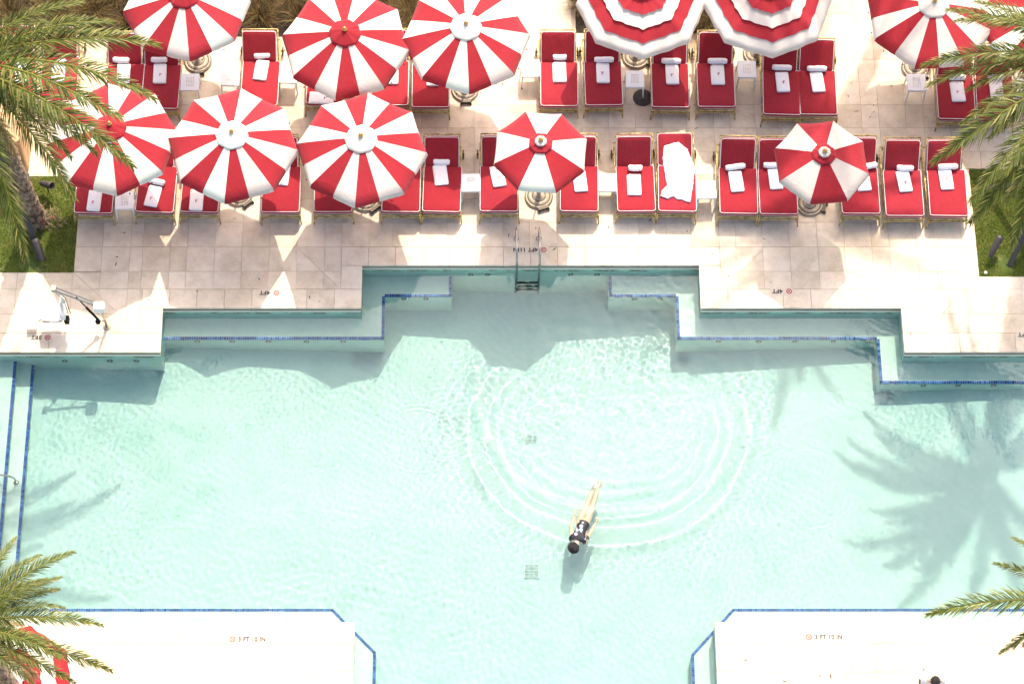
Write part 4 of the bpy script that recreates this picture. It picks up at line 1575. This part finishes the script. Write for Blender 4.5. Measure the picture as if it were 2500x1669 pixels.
# ------------------------------------------------------------------ pool ladder and hand rail
xl, xr = G(1260.4, 582, 0).x, G(1315.5, 582, 0).x
yf = G(1288, 582, 0).y
t = thing('pool_ladder', 'stainless steel pool ladder with dark treads at the pool edge', 'ladder', ((xl + xr) / 2, Y1, 0))
hw = (xr - xl) / 2
yy = yf - Y1
yw = -.16
for s in (-1, 1):
    path = [(s * hw, yy, 0), (s * hw, yy, .30), (s * hw, yy - .01, .50)]
    for k in range(1, 9):
        a = math.pi / 2 * k / 8
        path.append((s * hw, yy - .02 - .16 * math.sin(a), .50 + .16 * math.sin(a) * (1 if k < 8 else 1)))
    for k in range(9):
        a = math.pi / 2 * k / 8
        path.append((s * hw, yw + .30 - .30 * math.sin(a), .30 + .34 * math.cos(a)))
    path += [(s * hw, yw, 0), (s * hw, yw, -1.28)]
    MB().tube(path, .026, 10).build('rail', M['steel'], t, True)
    MB().lathe([(.062, .002), (.062, .014), (.045, .022), (.03, .03)], 18, (s * hw, yy, 0)).build('anchor_plate', M['steel'], t, True)
for z in (-.62, -.86, -1.10):
    MB().rect(-hw + .015, hw - .015, yw - .022, yw + .022, z - .012, z + .012).build('tread', M['black'], t)
ladder = t
hb = G(40, 1178, ZW - .45)
t = thing('hand_rail', 'bent stainless hand rail standing on the entry step', 'hand rail', (hb.x, hb.y, ZW - .60))
path = [(0, 0, 0), (0, 0, .28), (-.02, .0, .38), (-.08, 0, .47), (-.20, .01, .53), (-.60, .02, .62), (-1.4, .03, .80), (-1.55, .03, .78), (-1.62, .03, .66), (-1.63, .03, .26)]
MB().tube(path, .021, 10).build('rail', M['steel'], t, True)
MB().lathe([(.060, .002), (.060, .014), (.03, .03)], 18).build('anchor_plate', M['steel'], t, True)
handrail = t

# ------------------------------------------------------------------ pool lift
B_ = G(261, 798, 0)
t = thing('pool_lift', 'white pool access lift with seat, boom and black actuator by the water', 'pool lift', B_)


def lp(px, py, z):
    return G(px, py, z) - B_


MB().lathe([(.075, 0), (.085, .008), (.082, .02), (.035, .026), (.035, .05)], 22).build('floor_socket', M['umb_base'], t, True)
MB().tube([(0, 0, .02), (-.01, .02, .95)], .030, 12).build('post', M['steel'], t, True)
E_, T_ = lp(131, 704, 1.42), Vector((-.01, .02, .97))
bo = MB()
for dz, dy in ((.02, .03), (-.02, -.03)):
    bo.tube([T_ + Vector((0, dy, dz)), E_ + Vector((0, dy, dz))], .017, 8)
bo.box(E_, (.10, .12, .10)); bo.box(T_ + (E_ - T_) * .08, (.12, .10, .10))
bo.build('boom', M['steel'], t)
A0, A1 = lp(241, 781, .35), T_ + (E_ - T_) * .52
ac = MB()
ac.tube([A0, A0 + (A1 - A0) * .55], .028, 10); ac.tube([A0 + (A1 - A0) * .55, A1], .014, 8)
ac.lathe([(.05, -.05), (.06, 0), (.05, .05)], 12, A0 + Vector((-.02, -.02, -.03)))
ac.build('actuator', M['black'], t, True)
MB().tube([Vector((0, .0, .30)), A0], .014, 8).build('actuator_bracket', M['steel'], t, True)
bx_ = cushion(.24, .20, .20, .04, .02, .01)
o = bx_.build('control_box', M['plastic'], t, True)
o.location = lp(243.7, 757, .90) + Vector((0, -.08, 0))
H0, H1 = lp(160, 727, 1.02), lp(172, 764, .62)
hg = MB()
hg.tube([E_, H0, H1], [.016, .016, .018], 8)
hg.tube([E_ + Vector((.02, -.05, -.03)), H0 + Vector((-.04, -.03, -.05)), H1 + Vector((-.05, 0, -.05))], .012, 8)
hg.build('hanger', M['steel'], t, True)
sc_ = lp(131, 765, .48)
o = cushion(.46, .42, .05, .07, .02, -.01).build('seat', M['plastic'], t, True)
o.location = sc_ + Vector((-.02, -.21, -.02)); o.rotation_euler = (0, R(4), 0)
o = cushion(.44, .42, .05, .10, .02, .0).build('seat_back', M['plastic'], t, True)
o.location = sc_ + Vector((.215, -.21, .18)); o.rotation_euler = (0, R(76), 0)
o = cushion(.20, .14, .05, .05, .02, .0).build('head_rest', M['plastic'], t, True)
o.location = sc_ + Vector((.22, .04, .46)); o.rotation_euler = (0, R(76), 0)
MB().tube([sc_ + Vector((.20, -.22, .10)), sc_ + Vector((.12, -.25, .12)), sc_ + Vector((-.28, -.25, .12))], .011, 8).build('arm_bar', M['steel'], t, True)
MB().tube([sc_ + Vector((-.05, -.25, .12)), sc_ + Vector((-.19, -.25, .12))], .017, 8).build('grip', M['black'], t, True)
MB().box(sc_ + Vector((.30, -.16, .02)), (.10, .14, .16)).build('counter_bracket', M['black'], t)
fo_ = lp(79, 792, .16)
MB().box(fo_, (.22, .20, .018)).build('foot_rest', M['plastic'], t)
MB().tube([sc_ + Vector((-.20, -.10, -.03)), sc_ + Vector((-.32, -.10, -.12)), fo_ + Vector((.05, 0, .01))], .012, 8).build('foot_rest_arm', M['steel'], t, True)

# ------------------------------------------------------------------ depth markers
def text_mesh(s, w, h_, mat):
    cu = bpy.data.curves.new('txt', 'FONT')
    cu.body = s
    cu.resolution_u = 4
    cu.space_character = 1.08
    cu.offset = .045
    ob = bpy.data.objects.new('txt', cu)
    COL.objects.link(ob)
    bpy.context.view_layer.update()
    dg = bpy.context.evaluated_depsgraph_get()
    me = bpy.data.meshes.new_from_object(ob.evaluated_get(dg))
    bpy.data.objects.remove(ob)
    n = len(me.vertices)
    co = np.empty(n * 3, np.float32); me.vertices.foreach_get('co', co); co = co.reshape(-1, 3)
    mn, mx = co.min(0), co.max(0)
    co[:, 0] = (co[:, 0] - (mn[0] + mx[0]) / 2) * w / (mx[0] - mn[0])
    co[:, 1] = (co[:, 1] - (mn[1] + mx[1]) / 2) * h_ / (mx[1] - mn[1])
    co[:, 2] = 0
    # one small mesh for each character
    par = list(range(n))

    def root(i):
        while par[i] != i:
            par[i] = par[par[i]]; i = par[i]
        return i
    for pg in me.polygons:
        v0 = pg.vertices[0]
        for v_ in pg.vertices[1:]:
            par[root(v_)] = root(v0)
    groups = {}
    for pg in me.polygons:
        groups.setdefault(root(pg.vertices[0]), []).append(tuple(pg.vertices))
    out_ = []
    for fs_ in groups.values():
        ids = sorted({i for f_ in fs_ for i in f_})
        mp_ = {i: k for k, i in enumerate(ids)}
        m2 = bpy.data.meshes.new('character')
        m2.from_pydata([tuple(map(float, co[i])) for i in ids], [], [tuple(mp_[i] for i in f_) for f_ in fs_])
        m2.materials.append(mat)
        out_.append(m2)
    bpy.data.meshes.remove(me)
    return out_


ic = MB()
N = 32
vs_ = [(r0 * math.cos(6.2832 * k / N), r0 * math.sin(6.2832 * k / N), 0) for r0 in (.064, .046) for k in range(N)]
ic.add(vs_, [(k, (k + 1) % N, N + (k + 1) % N, N + k) for k in range(N)])
ic.box((0, 0, 0), (.115, .013, .001), Euler((0, 0, R(-45))).to_matrix())
ic.box((.002, -.003, .0006), (.062, .010, .001), Euler((0, 0, R(38))).to_matrix())
ic.box((.024, .020, .0006), (.020, .018, .001))
ic.box((-.016, -.022, .0006), (.032, .008, .001), Euler((0, 0, R(75))).to_matrix())
icon_me = ic.mesh('no_diving_icon', M['print_red'])
M['marker_plate'] = material('marker_tile', (.62, .52, .40), .6)


def marker(s, tpx, ipx, w, flip, label, h_=.105):
    a, b = G(*tpx, 0), G(*ipx, 0)
    t = thing('depth_marker', label, 'depth marker', (a.x, a.y, .003), math.pi if flip else 0, 'pool depth markers')
    for me_ in text_mesh(s, w, h_, M['print_black']):
        o = obj('character', me_, t); o.location = (0, 0, .006)
    o = obj('no_diving_icon', icon_me, t)
    dx = (a.x - b.x) if flip else (b.x - a.x)
    o.location = (dx, 0, .006)
    x0, x1 = min(dx - .085, -w / 2 - .03), max(dx + .085, w / 2 + .03)
    MB().rect(x0, x1, -.095, .095, -.001, .0035).build('inlay_tile', M['marker_plate'], t)


marker('4FT 11IN', (1283.3, 609.8), (1327.6, 610), .55, True, 'inlaid depth marker reading 4FT 11IN at the pool ladder')
marker('4FT', (646.6, 714.8), (674.8, 714.5), .24, True, 'depth marker reading 4FT in umbrella shade, lift side')
marker('4FT', (1898, 711), (1926.6, 711.8), .24, True, 'depth marker reading 4FT below the dappled umbrella')
marker('3FT', (88.7, 823.5), (116.5, 823), .24, True, 'depth marker reading 3FT beside the pool lift')
marker('3FT', (2498, 817), (2526, 817), .24, True, 'depth marker ending in FT at the far pool step under palm shade')
marker('3 FT 10 IN', (615, 1559), (567.7, 1559), .56, False, 'depth marker reading 3 FT 10 IN on the deck near the fronded umbrella', .11)
marker('3 FT 10 IN', (2023, 1553.6), (1974.8, 1553.6), .56, False, 'depth marker reading 3 FT 10 IN near the white-shirted person', .11)

# ------------------------------------------------------------------ drains
p = G(1569, 238.6, 0)
t = thing('drain_cover', 'round black slotted drain grate set in the paving', 'drain', (p.x, p.y, .002))
MB().lathe([(.225, 0), (.225, .010), (.200, .012), (.200, .004)], 36).build('rim', M['darkgrey'], t)
for k in range(9):
    y = -.176 + .044 * k
    hw_ = math.sqrt(max(.0, .20 ** 2 - y * y))
    MB().box((0, y, .008), (2 * hw_, .020, .007)).build('bar', M['darkgrey'], t)
for x in (-.07, .07):
    MB().box((x, 0, .0095), (.018, .37, .007)).build('cross_bar', M['darkgrey'], t)
MB().lathe([(.21, .0005), (.21, .003)], 36).build('dark_well', M['black'], t)
M['grate'] = material('grate_plastic', (.42, .57, .54), .7)
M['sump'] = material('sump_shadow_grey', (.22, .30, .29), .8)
drains = []
for px, py, lb in ((1295, 1072, 'square white grate on the pool floor within the ripple ring'), (1297, 1402, 'square white grate on the pool floor beside the swimmer shadow')):
    p = G(px, py, ZW - .85)
    t = thing('floor_grate', lb, 'drain', (p.x, p.y, zfloor(p.x, p.y) + .004), 0, 'pool floor grates')
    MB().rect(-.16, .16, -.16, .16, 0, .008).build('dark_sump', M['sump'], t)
    fr_ = MB()
    for s in (-1, 1):
        fr_.rect(s * .15 - .012, s * .15 + .012, -.162, .162, .009, .022); fr_.rect(-.138, .138, s * .15 - .012, s * .15 + .012, .009, .022)
    fr_.build('frame', M['grate'], t)
    for k in range(8):
        y = -.119 + .034 * k
        MB().rect(-.138, .138, y - .0075, y + .0075, .010, .020).build('bar', M['grate'], t)
    for x in (-.05, .05):
        MB().rect(x - .006, x + .006, -.138, .138, .0205, .023).build('cross_bar', M['grate'], t)
    drains.append(t)

# ------------------------------------------------------------------ people
def skin_obj(name, verts, edges, radii, mat, parent=None, roots=(0,), levels=2):
    me = bpy.data.meshes.new(name)
    me.from_pydata([tuple(v_) for v_ in verts], edges, [])
    me.materials.append(mat)
    o = obj(name, me, parent)
    md = o.modifiers.new('skin', 'SKIN')
    md.use_smooth_shade = True
    if not me.skin_vertices:
        me.skin_vertices.new()
    sv = me.skin_vertices[0].data
    for i, r0 in enumerate(radii):
        sv[i].radius = r0 if isinstance(r0, tuple) else (r0, r0)
        sv[i].use_root = i in roots
    sb = o.modifiers.new('sub', 'SUBSURF'); sb.levels = levels; sb.render_levels = levels
    return o


class Body:
    def __init__(s): s.v, s.e, s.r, s.roots = [], [], [], []

    def chain(s, pts, rads, start=None):
        prev = start
        for p, r0 in zip(pts, rads):
            s.v.append(Vector(p)); s.r.append(r0)
            i = len(s.v) - 1
            if prev is not None: s.e.append((prev, i))
            else: s.roots.append(i)
            prev = i
        return prev

    def hand(s, wrist, dirv, side, k=1.0):
        """palm plus five separate slightly curled fingers"""
        dirv = dirv.normalized(); side = side.normalized()
        nrm = dirv.cross(side).normalized()
        s.chain([wrist - dirv * .01, wrist + dirv * .04 * k, wrist + dirv * .085 * k], [.020 * k, .028 * k, .026 * k])
        for q, (off, L) in enumerate(((-.030, .055), (-.011, .072), (.009, .076), (.028, .068))):
            b0 = wrist + dirv * .082 * k + side * off * k
            s.chain([b0, b0 + dirv * L * .5 * k + nrm * .004, b0 + dirv * L * k + nrm * .012 * k], [.0095 * k, .0085 * k, .007 * k])
        b0 = wrist + dirv * .028 * k + side * .026 * k
        s.chain([b0, b0 + (dirv * .6 + side * .8) * .035 * k, b0 + (dirv * .9 + side * .5) * .062 * k], [.011 * k, .0095 * k, .008 * k])


def W(px, py, z):
    return G(px, py, ZW + z - .085)


# swimmer, face down at the surface
b = Body()
pel = b.chain([W(1424, 1280, .0), W(1418.5, 1294, .02), W(1413.5, 1307, .03)], [.145, .115, .150])
chest = pel
nk = b.chain([W(1410.5, 1318, .04), W(1406, 1326, .045), W(1401, 1335, .04), W(1399, 1341, .03)], [.085, .062, .098, .085], chest)
for sh_, el, wr, hd in ((W(1395, 1311, .0), W(1395.5, 1284, -.01), W(1402, 1258, .0), W(1406, 1245, .01)), (W(1427.5, 1321, .0), W(1443, 1298, -.01), W(1454, 1276, .0), W(1460, 1263, .01))):
    b.chain([sh_, sh_.lerp(el, .5), el, el.lerp(wr, .5), wr], [.075, .058, .048, .044, .032], chest)
    d = hd - wr
    b.hand(wr, d, Vector((d.y, -d.x, 0)), 1.0)
for hp, kn, an, to in ((W(1416, 1270, -.05), W(1436, 1225, -.07), W(1451.5, 1187, -.045), W(1457.5, 1168, .02)), (W(1431, 1275, -.05), W(1449, 1228, -.07), W(1461.5, 1191.5, -.045), W(1469.5, 1173, .02))):
    b.chain([hp, hp.lerp(kn, .35), kn, kn.lerp(an, .33), kn.lerp(an, .75), an, an.lerp(to, .45), to], [.108, .092, .060, .064, .046, .037, .040, .025], 0)
swim = skin_obj('person', b.v, b.e, b.r, M['skin'], None, b.roots)
tag(swim, 'swimmer floating face down in black floral swimsuit, arms along the sides', 'person')
s_ = Body()
c0 = s_.chain([W(1428, 1272.5, -.01), W(1424, 1281, .008), W(1418.5, 1294, .026), W(1414.5, 1306, .037)], [.132, .165, .135, .170])
c1 = s_.chain([W(1412.5, 1312, .037)], [.135], c0)
for q, q2 in ((W(1396, 1311.5, .03), W(1394, 1309, .02)), (W(1426.5, 1320.5, .03), W(1429, 1321, .02))):
    s_.chain([q, q2.lerp(q, -.35)], [.090, .098], c0)
suit = skin_obj('swimsuit', s_.v, s_.e, s_.r, M['swimsuit'], swim, s_.roots)


def curls(name, c, rad, n, seed, parent):
    r_ = random.Random(seed)
    bm = bmesh.new()
    bmesh.ops.create_icosphere(bm, subdivisions=4, radius=1)
    for v_ in bm.verts:
        d = v_.co.normalized()
        k = 1 + .10 * math.sin(d.x * 13 + seed) * math.sin(d.y * 11) + .07 * math.sin(d.z * 17 + d.x * 9)
        v_.co = Vector((d.x * rad[0], d.y * rad[1], d.z * rad[2])) * k
    for f_ in bm.faces: f_.smooth = True
    me = bpy.data.meshes.new(name); bm.to_mesh(me); bm.free()
    me.materials.append(M['hair'])
    o = obj(name, me, parent)
    o.location = c
    return o


curls('hair', W(1400, 1336, .065), (.118, .128, .10), 0, 3, swim)

# broken water at the feet
r_ = random.Random(21)
fm = MB()
for k in range(46):
    c_ = W(1450 + r_.gauss(0, 7), 1184 + r_.gauss(0, 5), .0)
    q_ = r_.uniform(.004, .013)
    fm.lathe([(q_ * .4, -q_ * .4), (q_, 0), (q_ * .8, q_ * .5), (q_ * .2, q_ * .7)], 6, (c_.x, c_.y, ZW + r_.uniform(.004, .05)))
M['foam'] = material('white_water', (.85, .88, .88), .5)
o = fm.build('splash_drops', M['foam'], None, True)
o['kind'] = 'stuff'

# person on the near deck, cut by the frame
hc = G(2283, 1665, 1.56)
x0, y0 = hc.x, hc.y + .13
b = Body()
pe = b.chain([(x0, y0 + .02, .94), (x0, y0 + .03, 1.12), (x0, y0 + .02, 1.30)], [.135, .125, .135])
hd = b.chain([(x0, y0 - .03, 1.43), (x0, y0 - .09, 1.50), (x0, y0 - .13, 1.57), (x0, y0 - .13, 1.63)], [.065, .055, .086, .082], pe)
b.chain([(x0, y0 - .205, 1.545), (x0, y0 - .235, 1.535)], [.020, .014])
for s in (-1, 1):
    b.chain([(x0 + s * .080, y0 - .12, 1.565), (x0 + s * .092, y0 - .115, 1.575)], [.018, .014])
    sh_ = Vector((x0 + s * .175, y0 + .01, 1.37))
    el = Vector((x0 + s * .27, y0 - .09, 1.13)) if s > 0 else Vector((x0 - .21, y0 - .16, 1.16))
    wr = el + (Vector((-.05, -.20, .02)) if s > 0 else Vector((-.13, -.20, -.06)))
    b.chain([sh_, sh_.lerp(el, .5), el, el.lerp(wr, .4), wr], [.066, .052, .045, .041, .030], pe)
    b.hand(wr, wr - el, Vector((1, 0, 0)) * -s)
    hp = Vector((x0 + s * .09, y0 + .02, .86))
    b.chain([hp, (x0 + s * .10, y0 - .01, .50), (x0 + s * .10, y0 + .02, .28), (x0 + s * .10, y0 + .03, .085), (x0 + s * .11, y0 - .08, .045), (x0 + s * .115, y0 - .15, .035)], [.105, .066, .062, .042, .042, .032], 0)
man = skin_obj('person', b.v, b.e, b.r, M['skin'], None, b.roots)
tag(man, 'person in white shirt with short dark hair standing on the near deck', 'person')
s_ = Body()
c0 = s_.chain([(x0, y0 + .02, .93), (x0, y0 + .03, 1.12), (x0, y0 + .02, 1.30), (x0, y0 + .0, 1.37)], [.155, .146, .152, .105])
for s in (-1, 1):
    el = Vector((x0 + s * .27, y0 - .09, 1.13)) if s > 0 else Vector((x0 - .21, y0 - .16, 1.16))
    sh_ = Vector((x0 + s * .175, y0 + .01, 1.37))
    s_.chain([sh_, sh_.lerp(el, .55)], [.080, .072], c0 - 1)
M['shirt'] = material('white_cotton', (.80, .77, .72), .85)
M['shorts'] = material('navy_shorts', (.03, .04, .08), .85)
skin_obj('shirt', s_.v, s_.e, s_.r, M['shirt'], man, s_.roots)
s_ = Body()
s_.chain([(x0, y0 + .02, .93)], [.148])
for s in (-1, 1):
    s_.chain([(x0 + s * .095, y0 + .02, .84), (x0 + s * .105, y0, .52)], [.122, .098], 0)
skin_obj('shorts', s_.v, s_.e, s_.r, M['shorts'], man, s_.roots)
h_ = curls('hair', Vector((x0, y0 - .115, 1.615)), (.094, .102, .075), 0, 5, man)

# ------------------------------------------------------------------ leaf litter on the paving
r_ = random.Random(9)
lt = MB()
for k in range(110):
    x, y = r_.uniform(-9, 11), r_.uniform(.0, 7.6)
    if k < 25: x, y = r_.uniform(7.5, 10.5), r_.uniform(4.6, 6.6)
    if k > 100: x, y = r_.uniform(5.6, 11), r_.uniform(-9.0, -7.0)
    if y < Y1 + .1 and XL1 - .1 < x < XR1 + .1 or y < Y2 + .1 and XL2 - .1 < x < XR2 + .1:
        if y > -2: continue
    L, w, a = r_.uniform(.02, .07), r_.uniform(.006, .02), r_.uniform(0, 6.28)
    d, n_ = Vector((math.cos(a), math.sin(a), 0)), Vector((-math.sin(a), math.cos(a), 0))
    c = Vector((x, y, .006))
    lt.add([c - d * L, c - n_ * w + Vector((0, 0, .006)), c + d * L, c + n_ * w + Vector((0, 0, .004))], [(0, 1, 2), (0, 2, 3)])
M['litter'] = material('dead_leaf', (.13, .08, .045), .9)
o = lt.build('leaf_litter', M['litter'])
o['kind'] = 'stuff'

# everything that stands under water takes the light bent by its surface
receiver(shell, swim, ladder, handrail, *drains)
